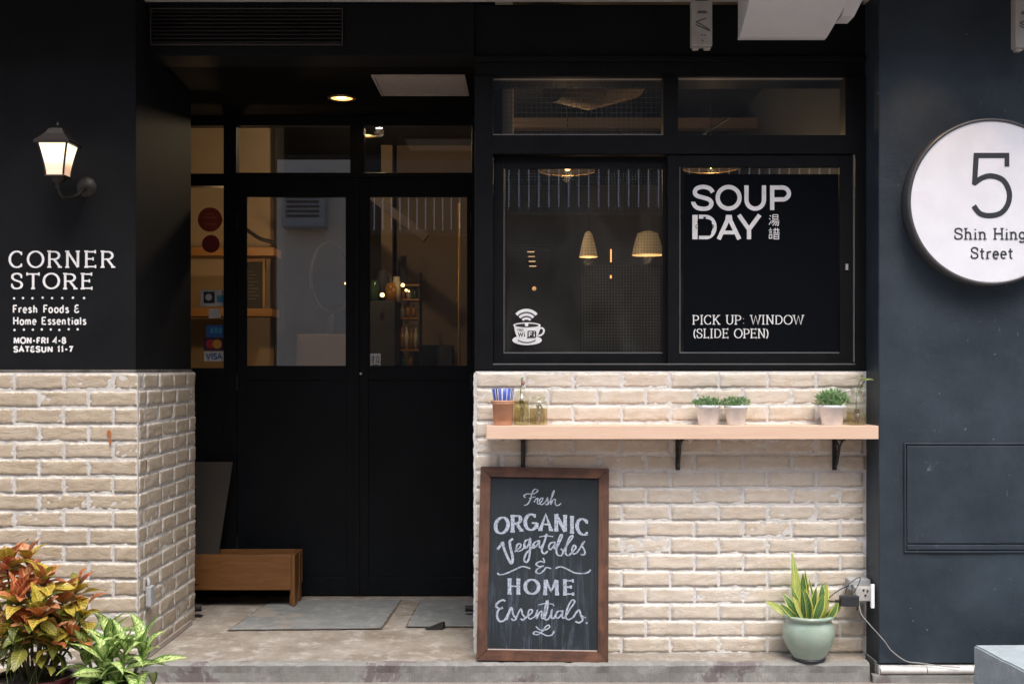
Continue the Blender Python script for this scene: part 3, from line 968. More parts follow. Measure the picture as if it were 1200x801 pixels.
# ------------------------------------------------------------------ vent grille on the fascia
gx0, gx1, gz0, gz1 = PX(178, D_R), PX(401, D_R), PZ(52.5, D_R), PZ(12, D_R)
yg = YR - .004
gr = thing('vent_grille', ((gx0 + gx1) / 2, yg, gz0), 'long black louvred air vent high on the fascia over the door', 'vent')
M_lv = plain('dusty louvre metal', (.07, .062, .055), .5, .3)
b = MB()
b.box(gx0 - .004, gx1 + .004, yg - .010, yg - .001, gz1, gz1 + .005); b.box(gx0 - .004, gx1 + .004, yg - .010, yg - .001, gz0 - .005, gz0)
b.box(gx0 - .004, gx0, yg - .010, yg - .001, gz0, gz1); b.box(gx1, gx1 + .004, yg - .010, yg - .001, gz0, gz1)
b.build('frame', M_lv, gr)
b = MB(); b.box(gx0 + .001, gx1 - .001, yg - .0025, yg - .0005, gz0 + .001, gz1 - .001); b.build('backing', M_ceil, gr)
ms = MB(); Lg = gx1 - gx0 - .004
ms.add([(-Lg / 2, -.0085, -.0035), (Lg / 2, -.0085, -.0035), (Lg / 2, 0, .0035), (-Lg / 2, 0, .0035), (-Lg / 2, -.0085, -.0050), (Lg / 2, -.0085, -.0050), (Lg / 2, 0, .002), (-Lg / 2, 0, .002)],
       [(0, 1, 2, 3), (7, 6, 5, 4), (0, 4, 5, 1)])
slat_me = ms.mesh('slat', M_lv)
for k in range(9):
    place('slat', slat_me, ((gx0 + gx1) / 2, yg - .003, lerp(gz0, gz1, (k + .6) / 9.2)), (0, 0, 0), gr)

# ------------------------------------------------------------------ ceiling fittings in the recess
dn = thing('ceiling_downlight', (PX(400.5, 5.98), .98, ZC), 'lit round recessed downlight in the black porch ceiling', 'downlight')
c0 = (PX(400.5, 5.98), .98, ZC)
mb = MB(); mb.lathe([(.052, .0), (.074, -.001), (.074, -.006), (.060, -.010), (.056, -.004)], c=c0, n=36); mb.build('trim_ring', plain('brass ring', (.45, .30, .14), .3, .8), dn)
mb = MB(); mb.lathe([(.0001, -.003), (.026, -.003)], c=c0, n=24); mb.build('lamp', emit_mat('downlight bulb', (1, .62, .22), 9), dn)
mb = MB(); mb.lathe([(.026, -.003), (.056, -.0042)], c=c0, n=36); mb.build('reflector', emit_mat('downlight reflector', (1, .50, .14), 1.6), dn)
ld = bpy.data.lights.new('downlight', 'SPOT'); ld.energy = .45; ld.color = (1, .62, .30); ld.spot_size = radians(76); ld.spot_blend = 1; ld.shadow_soft_size = .03
lo = bpy.data.objects.new('downlight', ld); link(lo, dn); lo.location = (0, 0, -.014)
hat = thing('ceiling_hatch', (PX(492, 5.7), .70, ZC), 'pale rectangular access panel in the black porch ceiling', 'access panel')
M_hat = plain('off white ceiling panel', (.48, .41, .36), .6)
hx = [PX(435, 5.51), PX(545, 5.51)]
b = MB(); b.box(hx[0] + .012, hx[1] - .012, .522, .898, ZC - .006, ZC - .001, bev=.001); b.build('panel', M_hat, hat)
b = MB()
b.box(hx[0], hx[0] + .010, .51, .91, ZC - .010, ZC - .001); b.box(hx[1] - .010, hx[1], .51, .91, ZC - .010, ZC - .001)
b.box(hx[0] + .010, hx[1] - .010, .51, .52, ZC - .010, ZC - .001); b.box(hx[0] + .010, hx[1] - .010, .90, .91, ZC - .010, ZC - .001)
b.build('frame', M_hat, hat)

# ------------------------------------------------------------------ doors, sidelight, transoms  (plane YD)
def dx(px): return PX(px, D_D)
def dz(py): return PZ(py, D_D)
ent = thing('door_surround', (dx(400), YD, 0), 'black frame of sidelight and transom windows around the double door', 'door frame')
FD0, FD1 = YD - .02, YD + .05
b = MB()
def bar(x0, x1, yt, yb, y0=FD0, y1=FD1, bev=.002): b.box(dx(x0), dx(x1), y0, y1, dz(yb), dz(yt), bev=bev)
zt, zb_ = 125, 704
bar(263, 278, zt, 701)                       # post beside the sidelight
bar(411, 427, 148, 203, FD0 - .001, FD1 + .001)
bar(553, 566, zt, 701)
bar(278, 553, zt, 148); bar(278, 553, 203, 208.0)
bar(150, 263, zt, 148); bar(150, 263, 204, 218.5); 
b.build('frame', M_frame, ent)
b = MB(); b.box(dx(150), dx(263) - .001, FD0 + .004, FD1 - .004, 0.001, dz(431)); b.build('lower_panel', M_door, ent)
for (a0, a1, c0, c1) in ((150, 263, 148, 204), (150, 263, 218.5, 431), (278, 411, 148, 203), (427, 553, 148, 203)):
    b = MB(); b.box(dx(a0), dx(a1), YD + .012, YD + .016, dz(c1), dz(c0)); b.build('pane', M_glass, ent)

def leaf_door(x0, x1, g0, g1, label, handle):
    t_ = thing('door', (dx((x0 + x1) / 2), YD, 0), label, 'door', 'leaves of the black double door')
    Y0, Y1 = YD - .012, YD + .035
    z0, z1, gz0_, gz1_ = .008, dz(208.6), dz(430), dz(229.5)
    X0, X1, A0, A1 = dx(x0), dx(x1), dx(g0), dx(g1)
    b = MB()
    b.box(X0, A0, Y0, Y1, z0, z1, bev=.0025); b.box(A1, X1, Y0, Y1, z0, z1, bev=.0025)
    b.box(A0, A1, Y0, Y1, gz1_, z1, bev=.0025); b.box(A0, A1, Y0, Y1, gz0_ - .07, gz0_, bev=.0025); b.box(A0, A1, Y0, Y1, z0, z0 + .10, bev=.0025)
    b.build('stile_frame', M_door, t_)
    b = MB(); b.box(A0, A1, Y0 + .010, Y1 - .008, z0 + .10, gz0_ - .07); b.build('lower_panel', M_door, t_)
    b = MB(); b.box(A0, A1, Y0 + .016, Y0 + .020, gz0_, gz1_); b.build('pane', M_glass, t_)
    b = MB(); q = .008
    b.box(A0, A1, Y0 + .003, Y0 + .014, gz1_ - q, gz1_); b.box(A0, A1, Y0 + .003, Y0 + .014, gz0_, gz0_ + q)
    b.box(A0, A0 + q, Y0 + .003, Y0 + .014, gz0_ + q, gz1_ - q); b.box(A1 - q, A1, Y0 + .003, Y0 + .014, gz0_ + q, gz1_ - q)
    b.build('glazing_bead', M_frame, t_)
    for zz in (.25, 1.15, 2.05):
        xx = X0 if not handle else X1
        b = MB(); b.tube([(xx, Y0 - .004, zz), (xx, Y0 - .004, zz + .09)], .007, 8); b.build('hinge', M_iron, t_)
    return t_, Y0
dl, Y0d = leaf_door(278.6, 418.2, 288, 407, 'left leaf of the black double door, plain glass above a solid panel', 0)
dr, _ = leaf_door(421, 552.6, 432, 549, 'right leaf of the black double door, with keyhole and small white sticker', 1)
b = MB(); b.box(dx(415.6), dx(421.8), Y0d - .012, Y0d - .0005, .01, dz(209.5), bev=.002); b.build('meeting_strip', M_frame, dl)
mb = MB(); mb.lathe([(.0001, .012), (.007, .012), (.009, .004), (.009, 0)], c=(dx(423.3), Y0d, dz(437.5)), n=16, axis='Y'); mb.build('keyhole', plain('bright steel', (.7, .7, .72), .25, .6), dr)
def flat_rect(mb, px0, px1, py0, py1, D, y, mi=0):
    mb.add([(PX(px0, D), y, PZ(py1, D)), (PX(px1, D), y, PZ(py1, D)), (PX(px1, D), y, PZ(py0, D)), (PX(px0, D), y, PZ(py0, D))], [(0, 1, 2, 3)], mi=mi)
def flat_disc(mb, px, py, r, D, y, n=36, mi=0):
    a = arc(px, py, r, r, 0, 360, n)[:-1]
    mb.add([(PX(p[0], D), y, PZ(p[1], D)) for p in a], [tuple(range(n))], mi=mi)
M_stk = plain('sticker paper', (.55, .55, .53), .5); M_ink = plain('black ink', (.02, .02, .02), .6)
M_red = plain('red sticker', (.30, .045, .02), .5); M_blue = plain('blue card print', (.03, .10, .30), .5)
M_cyan = plain('light blue print', (.05, .30, .45), .5); M_orange = plain('orange print', (.55, .25, .03), .5); M_redp = plain('red card print', (.40, .03, .03), .5)
def mkmap(D, y): return lambda px, py, off: (PX(px, D), y - off, PZ(py, D))
ys = Y0d + .0145
# pull sticker
mb = MB(); flat_rect(mb, 433, 446, 414, 429.5, D_D, ys)
mm = mkmap(D_D, ys - .0012)
for s_ in ([(435.5, 419), (439, 418.2)], [(437.3, 415.8), (437.3, 425), (436, 424.3)], [(435.3, 422.2), (439, 420.8)], [(442, 416), (442.6, 417.4)], [(440, 418.6), (445, 418.6)], [(441, 420), (441.6, 423.4)], [(444.2, 420), (443.3, 423.4)], [(439.6, 424.4), (445.2, 424.4)], [(436, 427.6), (444, 427.6)]):
    n0 = len(mb.f); ribbon(mb, s_, .9, mm)
    for k in range(n0, len(mb.f)): mb.mi[k] = 1
mb.build('sticker', [M_stk, M_ink], dr, label='small white pull sticker with a Chinese character', fixn=False)
# sidelight stickers (on the inside of the glass)
yb_ = YD + .0105
def sticker(fn, mats, label):
    mb = MB(); fn(mb); o = mb.build('sticker', mats, ent, label=label, fixn=False); return o
def st_a(mb):
    flat_disc(mb, 245.5, 257, 14.3, D_D, yb_)
    for (x0, x1, y) in ((238, 253, 254), (241, 250, 250), (239, 252, 262)):
        flat_rect(mb, x0, x1, y, y + 1, D_D, yb_ - .001, 1)
sticker(st_a, [M_red, plain('faded pink print', (.5, .18, .12), .5)], 'large round red sticker')
sticker(lambda mb: flat_disc(mb, 246.5, 285.5, 10.5, D_D, yb_), [plain('dark red sticker', (.20, .025, .02), .5)], 'smaller dark red round sticker')
def st_c(mb):
    flat_rect(mb, 234.5, 262, 339.5, 358.5, D_D, yb_); flat_rect(mb, 238, 251, 341.5, 355, D_D, yb_ - .001, 1); flat_rect(mb, 254, 261, 346, 354, D_D, yb_ - .001, 2)
    flat_disc(mb, 244, 348, 4, D_D, yb_ - .002, 14, 0)
sticker(st_c, [M_stk, M_ink, M_cyan], 'white card with dark picture and blue square')
sticker(lambda mb: (flat_rect(mb, 244, 258, 362, 372.5, D_D, yb_)), [M_stk], 'small blank white sticker')
def st_d(mb):
    flat_rect(mb, 241, 261, 380.5, 395, D_D, yb_); 
    for k in range(3): flat_rect(mb, 246 + k * 5, 249.5 + k * 5, 384, 390, D_D, yb_ - .001, 1)
sticker(st_d, [M_blue, M_cyan], 'blue payment card sticker')
def st_e(mb):
    flat_rect(mb, 238, 262, 396, 410.5, D_D, yb_, 0); flat_disc(mb, 246, 403, 5.4, D_D, yb_ - .001, 24, 1); flat_disc(mb, 254, 403, 5.4, D_D, yb_ - .0015, 24, 2)
sticker(st_e, [plain('dark card print', (.05, .02, .06), .5), M_redp, M_orange], 'payment card sticker with overlapping red and orange discs')
def st_f(mb):
    flat_rect(mb, 238.5, 262, 411.5, 423, D_D, yb_)
    n0 = len(mb.f)
    text_strokes(mb, 'VISA', 241, 259.5, 414, 420.5, mkmap(D_D, yb_ - .0012), 1.5, gap=.1)
    for k in range(n0, len(mb.f)): mb.mi[k] = 1
sticker(st_f, [M_stk, M_blue], 'white card sticker reading VISA')

# ------------------------------------------------------------------ shop windows (plane YR)
def rx(px): return PX(px, D_R)
def rz(py): return PZ(py, D_R)
wf = thing('window_frame', (rx(786), YR, ZB), 'black frame holding two transom lights over the sliding shop windows', 'window frame')
b = MB()
Yw0, Yw1 = YR + .004, YR + .10
def wb(x0, x1, yt, yb, y0=Yw0, y1=Yw1, bev=.002): b.box(rx(x0), rx(x1), y0, y1, rz(yb), rz(yt), bev=bev)
wb(556, 577.5, 89, 433.5); wb(1003, 1016, 89, 433.5); wb(777.5, 795, 89, 158); wb(991, 1003, 89, 158)
wb(577.5, 1003, 158, 180); wb(577.5, 1003, 427, 433.5)
b.build('frame', M_frame, wf)
b = MB(); b.box(rx(577.5), rx(1003), Yw0 + .0, Yw0 + .022, rz(427), rz(425.6)); b.box(rx(1000.5), rx(1002), Yw0 + .002, Yw0 + .02, rz(424), rz(181))
b.build('track_lip', plain('bare aluminium edge', (.22, .22, .22), .4, .5), wf)
b = MB(); b.box(rx(578), rx(777), Yw0 + .01, Yw0 + .025, rz(158), rz(156.4)); b.box(rx(795.5), rx(990.5), Yw0 + .03, Yw0 + .045, rz(90.5), rz(89.2)); b.box(rx(578), rx(777), Yw0 + .03, Yw0 + .045, rz(91), rz(90))
b.build('pale_bead', plain('pale bead', (.32, .28, .24), .5), wf)
for (a0, a1) in ((577.5, 777.5), (795, 991)):
    b = MB(); b.box(rx(a0), rx(a1), YR + .05, YR + .054, rz(158), rz(89)); b.build('pane', M_glass, wf)
def wire(x0, x1, z0, z1, y, px_, pz_, r, mi=0):
    mb = MB()
    x = x0 + px_ / 2
    while x < x1: mb.box(x - r, x + r, y, y + 2 * r, z0, z1); x += px_
    z = z0 + pz_ / 2
    while z < z1: mb.box(x0, x1, y + 2 * r, y + 4 * r, z - r, z + r); z += pz_
    return mb
wire(rx(590), rx(777), rz(157), rz(90), YR + .14, .023, .023, .0009).build('wire_mesh', M_wire, wf, kind='stuff')

def sash(x0, x1, g0, g1, y, label, deep=.03):
    t_ = thing('sliding_window', (rx((x0 + x1) / 2), y, rz(425)), label, 'window', 'black sliding sashes of the pick up window')
    b = MB(); zt_, zb2, gt, gb = rz(181), rz(425.4), rz(195), rz(413.5)
    b.box(rx(x0), rx(g0), y, y + deep, zb2, zt_, bev=.002); b.box(rx(g1), rx(x1), y, y + deep, zb2, zt_, bev=.002)
    b.box(rx(g0), rx(g1), y, y + deep, gt, zt_, bev=.002); b.box(rx(g0), rx(g1), y, y + deep, zb2, gb, bev=.002)
    b.build('sash_frame', M_frame, t_)
    b = MB(); b.box(rx(g0) + .0, rx(g1), y + .015, y + .018, gb, gt); b.build('pane', M_glass, t_)
    b = MB(); b.box(rx(g0), rx(g1), y + .001, y + .009, gb, gb + .0045); b.box(rx(g0), rx(g0) + .003, y + .001, y + .009, gb + .0045, gt)
    b.build('glazing_bead', plain('grey bead', (.14, .14, .14), .45), t_)
    return t_
s1 = sash(578, 796, 590, 778, YR + .050, 'left sliding window with a white free wifi cup sticker')
s2 = sash(783, 1000, 797, 985, YR + .015, 'right sliding window backed by a black board reading SOUP DAY')
wire(rx(590), rx(778), rz(413), rz(196), YR + .088, .0135, .0135, .0005).build('wire_mesh', M_wire, s1, kind='stuff')
b = MB(); b.box(rx(803), rx(984.6), YR + .0252, YR + .0292, rz(413.2), rz(203)); bb_ = b.build('backing_board', plain('black board', (.004, .005, .007), .85, 0, .06), s2)
b = MB(); b.box(rx(991.5), rx(994.5), YR + .006, YR + .0145, rz(316), rz(309)); b.build('latch', M_grey, s2)
yl = YR + .0245
lm = mkmap(D_R, yl - .0005)
lm = lambda px, py, off: (PX(px, D_R), YR + .0248 - off * .3, PZ(py, D_R))
M_vin = plain('pale vinyl letters', (.84, .83, .82), .5)
mb = MB()
w_ = 5.0
ribbon(mb, [(836.2, 224.5)] + spl([(834.8, 221.8), (831.5, 219.3), (825, 218), (818, 219.6), (815.2, 224), (817.5, 228.2), (825, 230.6), (832, 233), (834.8, 237.4), (832, 242.4), (825, 243.8), (817.5, 242.2), (813.8, 237.5), (813.5, 235.5)], 6), w_, lm)
ribbon(mb, arc(855, 230.8, 12.9, 12.7, 90, 450, 40), w_, lm, off=.0003)
ribbon(mb, [(876, 216.2), (876, 233)] + arc(886.3, 233.2, 10.3, 9.8, 180, 0, 14) + [(896.6, 233), (896.6, 216.2)], w_, lambda a, c, o_: lm(a, c, o_), off=.0006) if False else None
ribbon(mb, [(876, 216.2), (876, 233)] + [(886.3 - 10.3 * cos(radians(t)), 233.2 + 10.4 * sin(radians(t))) for t in range(10, 180, 12)] + [(896.6, 233), (896.6, 216.2)], w_, lm, off=.0006)
ribbon(mb, [(906.3, 216.2), (906.3, 245.2)], w_, lm, off=.0009)
ribbon(mb, [(906.3, 218.7), (918, 218.7)] + [(918 + 8.0 * sin(radians(t)), 225.8 - 7.1 * cos(radians(t))) for t in range(12, 180, 12)] + [(906.3, 232.9)], w_, lm, off=.0012)
mb.build('lettering', M_vin, s2, label='large pale word SOUP', fixn=False)
mb = MB()
ribbon(mb, [(815.4, 250.9), (815.4, 279.6)], 6.2, lm)
ribbon(mb, [(820, 253.0), (828, 253.2)] + [(828 + 10.6 * sin(radians(t)), 265.3 - 12 * cos(radians(t))) for t in range(12, 180, 10)] + [(820, 277.2)], w_ * .95, lm, off=.0003)
ribbon(mb, [(843.3, 279.6), (855.2, 253.6)], w_, lm, off=.0006); ribbon(mb, [(855.2, 253.6), (867.6, 279.6)], w_, lm, off=.0009)
flat_n = len(mb.f)
mb.add([lm(x, y, .0012) for x, y in ((852.0, 250.9), (858.6, 250.9), (859.5, 256), (851.0, 256))], [(0, 1, 2, 3)])
ribbon(mb, [(848.5, 271.6), (862.5, 271.6)], 4.4, lm, off=.0015)
ribbon(mb, [(867, 250.9), (879, 268)], w_, lm, off=.0003); ribbon(mb, [(891.6, 250.9), (879, 268)], w_, lm, off=.0006); ribbon(mb, [(879, 266.5), (879, 279.6)], w_, lm, off=.0009)
mb.build('lettering', M_vin, s2, label='large pale word DAY', fixn=False)
mb = MB()   # black cooking pot drawn over the D
k_ = .0055
mb.add([lm(x, y, k_) for x, y in ((818.8, 261.5), (834.6, 261.5), (834.6, 273), (833, 275.2), (820.4, 275.2), (818.8, 273))], [tuple(range(6))])
mb.add([lm(x, y, k_) for x, y in ((818.2, 258.2), (820.5, 256.3), (826, 255.2), (832, 256.3), (835, 258.2), (835.3, 260.2), (818, 260.2))], [tuple(range(7))])
mb.add([lm(x, y, k_) for x, y in ((825, 253.2), (828.4, 253.2), (828.0, 255.2), (825.4, 255.2))], [(0, 1, 2, 3)])
ribbon(mb, arc(818, 264.6, 1.7, 2.1, 90, 270, 8), .7, lm, off=k_); ribbon(mb, arc(835.4, 264.6, 1.7, 2.1, 90, -90, 8), .7, lm, off=k_)
mb.build('pot_emblem', plain('matt black vinyl', (.004, .005, .007), .85, 0, .06), s2, label='black lidded cooking pot drawn over the letter D', fixn=False)
# small Chinese name beside DAY
mb = MB()
CJ1 = [[(903.5, 251.5), (905, 252.8)], [(902.6, 255), (904.3, 256.2)], [(902.6, 262.5), (905.2, 258)], [(907, 250.8), (913, 250.8)], [(907, 250.8), (907, 255.6)], [(913, 250.8), (913, 255.6)], [(907, 253.2), (913, 253.2)], [(907, 255.6), (913, 255.6)],
       [(905.8, 257.4), (914.5, 257.4)], [(908, 257.4), (905.6, 261)], [(907.2, 259.4), (914, 259.4), (913.2, 263.4), (911.8, 263.2)], [(910.3, 259.4), (906.8, 263.4)], [(912.5, 259.6), (909.8, 263.6)]]
CJ2 = [[(903.8, 266.4), (904.8, 267.4)], [(902.2, 268.8), (906.4, 268.8)], [(902.8, 270.8), (906, 270.8)], [(902.8, 272.6), (906, 272.6)], [(902.8, 274.6), (905.9, 274.6), (905.9, 278.4), (902.8, 278.4), (902.8, 274.6)],
       [(907.6, 268.2), (914.8, 268.2)], [(909.8, 266.3), (909.8, 272.2)], [(912.6, 266.3), (912.6, 272.2)], [(907.2, 272.6), (915.2, 272.6)], [(908, 269.8), (908.8, 271)], [(914.4, 269.6), (913.6, 271)],
       [(908.4, 274.4), (914, 274.4), (914, 279.2), (908.4, 279.2), (908.4, 274.4)], [(908.4, 276.8), (914, 276.8)]]
for i, s_ in enumerate(CJ1 + CJ2): ribbon(mb, s_, 1.0, lm, off=(i % 9) * .0004)
mb.build('lettering', M_vin, s2, label='small Chinese name in pale brush characters', fixn=False)
mb = MB(); text_strokes(mb, 'PICK UP: WINDOW', 812.5, 943, 369, 379.5, lm, 1.35, serif=1.6, contrast=.55, gap=.12); mb.build('lettering', M_whiteflat, s2, fixn=False)
mb = MB(); text_strokes(mb, '(SLIDE OPEN)', 812.5, 903, 385, 395.5, lm, 1.35, serif=1.6, contrast=.55, gap=.12); mb.build('lettering', M_whiteflat, s2, fixn=False)
# wifi cup sticker on the left sash (scale: 13.35 crop px per photo px, origin 590,350)
cu = lambda x, y: (590 + x / 13.35, 350 + y / 13.35)
lw = lambda px, py, off: (PX(px, D_R), YR + .0640 - off * .5, PZ(py, D_R))
mb = MB()
def poly(pts, off, mi=0): mb.add([lw(*cu(x, y), off) for x, y in pts], [tuple(range(len(pts)))], mi=mi)
for (r0, w0) in ((230, 48), (158, 42), (92, 38)):
    ribbon(mb, [cu(360 + r0 * .93 * cos(radians(a_)), 382 - r0 * .93 * sin(radians(a_))) for a_ in range(42, 140, 6)], w0 / 13.35, lw)
poly(arc(370, 640, 234, 78, 0, 360, 36)[:-1], 0)
poly([(150, 400)] + [(160, 400), (172, 480), (190, 540), (215, 600), (260, 650), (320, 668), (410, 668), (470, 650), (520, 600), (550, 540), (572, 480), (582, 400)] + [(582, 400)][:0], .001)
poly(arc(367, 405, 218, 45, 0, 360, 36)[:-1], .002)
poly(arc(367, 408, 185, 30, 0, 360, 36)[:-1], .003, 1)
poly(arc(362, 395, 29, 29, 0, 360, 24)[:-1], .004)
ribbon(mb, [cu(x, y) for x, y in spl([(560, 455), (610, 450), (638, 485), (625, 530), (590, 560), (545, 570)], 6)], 28 / 13.35, lw, off=.0012)
n0 = len(mb.f)
ribbon(mb, [cu(x, y) for x, y in spl([(228, 640), (290, 668), (370, 678), (440, 668), (505, 640)], 5)], 13 / 13.35, lw, off=.004)
for (s_, ww) in (([(232, 520), (248, 580), (268, 530), (288, 580), (304, 520)], 15), ([(328, 540), (328, 585)], 15), ([(328, 512), (328, 524)], 15)):
    ribbon(mb, [cu(*p) for p in s_], ww / 13.35, lw, off=.004)
for k, L_ in enumerate('FREE'):
    x0 = 222 + k * 26
    ribbon(mb, [cu(x0, 462), cu(x0, 500)], 6 / 13.35, lw, off=.004)
    ribbon(mb, [cu(x0, 464), cu(x0 + 16, 464)], 6 / 13.35, lw, off=.0045)
    ribbon(mb, [cu(x0, 481), cu(x0 + 13, 481)], 6 / 13.35, lw, off=.0045)
    if L_ == 'E': ribbon(mb, [cu(x0, 498), cu(x0 + 16, 498)], 6 / 13.35, lw, off=.0045)
    if L_ == 'R': ribbon(mb, [cu(x0 + 16, 464), cu(x0 + 14, 480), cu(x0 + 18, 500)], 6 / 13.35, lw, off=.005)
mb.add([lw(*cu(x, y), .004) for x, y in ((362, 612), (376, 590), (376, 505), (392, 492), (500, 492), (516, 508), (516, 590), (498, 606))], [tuple(range(8))])
for k in range(n0, len(mb.f)): mb.mi[k] = 1
ribbon(mb, [cu(404, 585), cu(404, 516), cu(452, 516)], 16 / 13.35, lw, off=.006); ribbon(mb, [cu(404, 550), cu(446, 550)], 14 / 13.35, lw, off=.0065)
ribbon(mb, [cu(484, 540), cu(484, 585)], 16 / 13.35, lw, off=.006); ribbon(mb, [cu(484, 508), cu(484, 524)], 16 / 13.35, lw, off=.006)
mb.build('sticker', [M_whiteflat, M_ink], s1, label='white coffee cup sticker reading FREE WiFi', fixn=False)

# ------------------------------------------------------------------ shelf with brackets
SHF = .17
zs1, zs0 = PZ(498.7, D_R - SHF), PZ(514.3, D_R - SHF)
sxa, sxb = PX(570, D_R - SHF), PX(1029.6, D_R - SHF)
sh = thing('wall_shelf', ((sxa + sxb) / 2, YR - .08, zs0), 'long pale wooden shelf on black brackets across the brick wall', 'shelf')
b = MB(); b.box(sxa, sxb - .0, YR - SHF, YR - .004, zs0, zs1, bev=.002)
b.build('board', M_shelf, sh)
for px in (613, 795, 979.5):
    x = PX(px, D_R - .03)
    b = MB()
    b.box(x - .010, x + .010, YR - .012, YR - .004, zs0 - .148, zs0 - .001, bev=.002)
    b.box(x - .010, x + .010, YR - .15, YR - .012, zs0 - .009, zs0 - .001, bev=.002)
    b.tube(spl([(YR - .012, zs0 - .135), (YR - .04, zs0 - .12), (YR - .075, zs0 - .07), (YR - .09, zs0 - .04), (YR - .13, zs0 - .012)], 5) and [(x, p[0], p[1]) for p in spl([(YR - .012, zs0 - .135), (YR - .04, zs0 - .12), (YR - .075, zs0 - .07), (YR - .09, zs0 - .04), (YR - .13, zs0 - .012)], 5)], .0055, 6)
    b.tube([(x, YR - .05 + .022 * cos(t / 3), zs0 - .045 + .022 * sin(t / 3)) for t in range(0, 17)], .004, 6)
    b.build('bracket', M_iron, sh, label='black cast iron scroll bracket')
    for zz in (-.035, -.125):
        s_ = MB(); s_.lathe([(.0001, .0035), (.004, .003), (.006, 0)], c=(x, YR - .012, zs0 + zz), n=8, axis='Y'); s_.build('screw', M_iron, sh)

# ------------------------------------------------------------------ plants
def leaf_mesh(name, mat, L=.1, W=.03, curl=.3, fold=.25, tip=1.0, wave=0.0, ny=9, nx=4, seed=0, shape='oval'):
    vs, uv, fs = [], [], []
    for j in range(ny + 1):
        t = j / ny
        if shape == 'oval': w = W * (sin(pi * min(1, t ** .8)) ** .8) * (1 - .15 * t)
        elif shape == 'sword': w = W * min(1, (.55 + t * 1.3)) * (1 - max(0, (t - .45) / .55) ** 2.2)
        else: w = W * sin(pi * t ** .65) ** .75
        w = max(w, .0006)
        ang = curl * t
        y = L * (sin(ang) / curl if abs(curl) > 1e-3 else t); z = -L * ((1 - cos(ang)) / curl if abs(curl) > 1e-3 else 0)
        for i in range(nx + 1):
            u = i / nx - .5
            X = u * 2 * w
            Z = z + abs(u) * 2 * w * fold + wave * W * sin(t * 9 + seed + (i > nx / 2) * 1.7) * abs(u) * 1.2
            vs.append((X, y, Z)); uv.append((i / nx, t))
    for j in range(ny):
        for i in range(nx):
            a = j * (nx + 1) + i
            fs.append((a, a + 1, a + nx + 2, a + nx + 1))
    mb = MB(); mb.add(vs, fs, uv=uv, smooth=True)
    return mb.mesh(name, mat)
def orient(o, base, direction, roll=0.0, parent=None, scale=1.0, face=False):
    """put a leaf with its base at a world point, blade along direction, upper side upwards"""
    d = Vector(direction).normalized()
    up = Vector((0, 0, 1))
    x = d.cross(up)
    if x.length < .05: x = Vector((1, 0, 0))
    x.normalize(); z = x.cross(d).normalized()
    if face:
        z = Vector((0, -1, 0)); z = (z - d * z.dot(d)).normalized(); x = d.cross(z).normalized()
    R = Matrix((x, d, z)).transposed() @ Matrix.Rotation(roll, 3, 'Y')
    w = WL.get(parent.name, Vector()) if parent is not None else Vector()
    o.matrix_local = Matrix.Translation(Vector(base) - w) @ R.to_4x4() @ Matrix.Scale(scale, 4)
def add_leaf(me, base, d, parent, roll=0, scale=1.0, face=False):
    o = bpy.data.objects.new('leaf', me); link(o, parent)
    orient(o, base, d, roll, parent, scale, face); return o

def round_pot(c, rt, rb, h, lip=.008, prof=None):
    if prof is None:
        prof = [(.0001, 0), (rb, 0), (rb + .002, .004), (rt - .002, h - lip * 2), (rt - .002, h - lip * 1.9), (rt + lip * .6, h - lip * 1.7), (rt + lip * .6, h - .002), (rt + lip * .3, h), (rt - lip * .3, h), (rt - lip * .4, h - .012)]
    mb = MB(); mb.lathe(prof, c=c, n=40); return mb
def disc(c, r, n=32):
    mb = MB(); a = [(c[0] + r * cos(2 * pi * k / n), c[1] + r * sin(2 * pi * k / n), c[2] + .003 * sin(k * 2.1)) for k in range(n)]
    mb.add(a + [(c[0], c[1], c[2] + .006)], [(k, (k + 1) % n, n) for k in range(n)]); return mb

# croton in a maroon pot
Lred = leaf_mat('red croton leaf', [(0, (.32, .035, .02)), (.3, (.45, .07, .04)), (.5, (.62, .24, .10)), (.7, (.68, .33, .20)), (.85, (.25, .025, .02)), (1, (.50, .42, .08))], (.66, .40, .14), blotch=(.36, .07, .03))
Lyel = leaf_mat('yellow croton leaf', [(0, (.58, .40, .05)), (.35, (.50, .42, .06)), (.6, (.62, .34, .07)), (1, (.24, .26, .03))], (.66, .50, .08), blotch=(.13, .17, .02))
Lgrn = leaf_mat('dark green croton leaf', [(0, (.035, .07, .015)), (.5, (.08, .11, .02)), (.8, (.20, .22, .03)), (1, (.10, .03, .02))], (.30, .30, .05))
cro_r = [leaf_mesh('leaf', Lred, .105, .028, c_, .35, wave=.3, seed=s_) for s_, c_ in enumerate((.5, .9, .2, .7))]
cro_y = [leaf_mesh('leaf', Lyel, .110, .031, c_, .30, wave=.25, seed=s_) for s_, c_ in enumerate((.8, 1.2, .4, .9))]
cro_g = [leaf_mesh('leaf', Lgrn, .100, .028, c_, .25, wave=.2, seed=s_) for s_, c_ in enumerate((.9, 1.3, .6))]
DP = 4.42
def CP(px, py, dd=0): D = DP + dd; return Vector((PX(px, D), D - 5, PZ(py, D)))
p0 = CP(40, 790); pr = .145
cro = thing('croton_plant', (p0.x, p0.y, ZG), 'red and yellow croton shrub in a maroon pot at the left corner', 'potted plant')
hpot = p0.z - ZG
mb = round_pot((p0.x, p0.y, ZG), pr, pr * .74, hpot, lip=.014); mb.build('pot', M_maroon, cro)
disc((p0.x, p0.y, ZG + hpot - .018), pr - .012).build('soil', M_soil, cro)
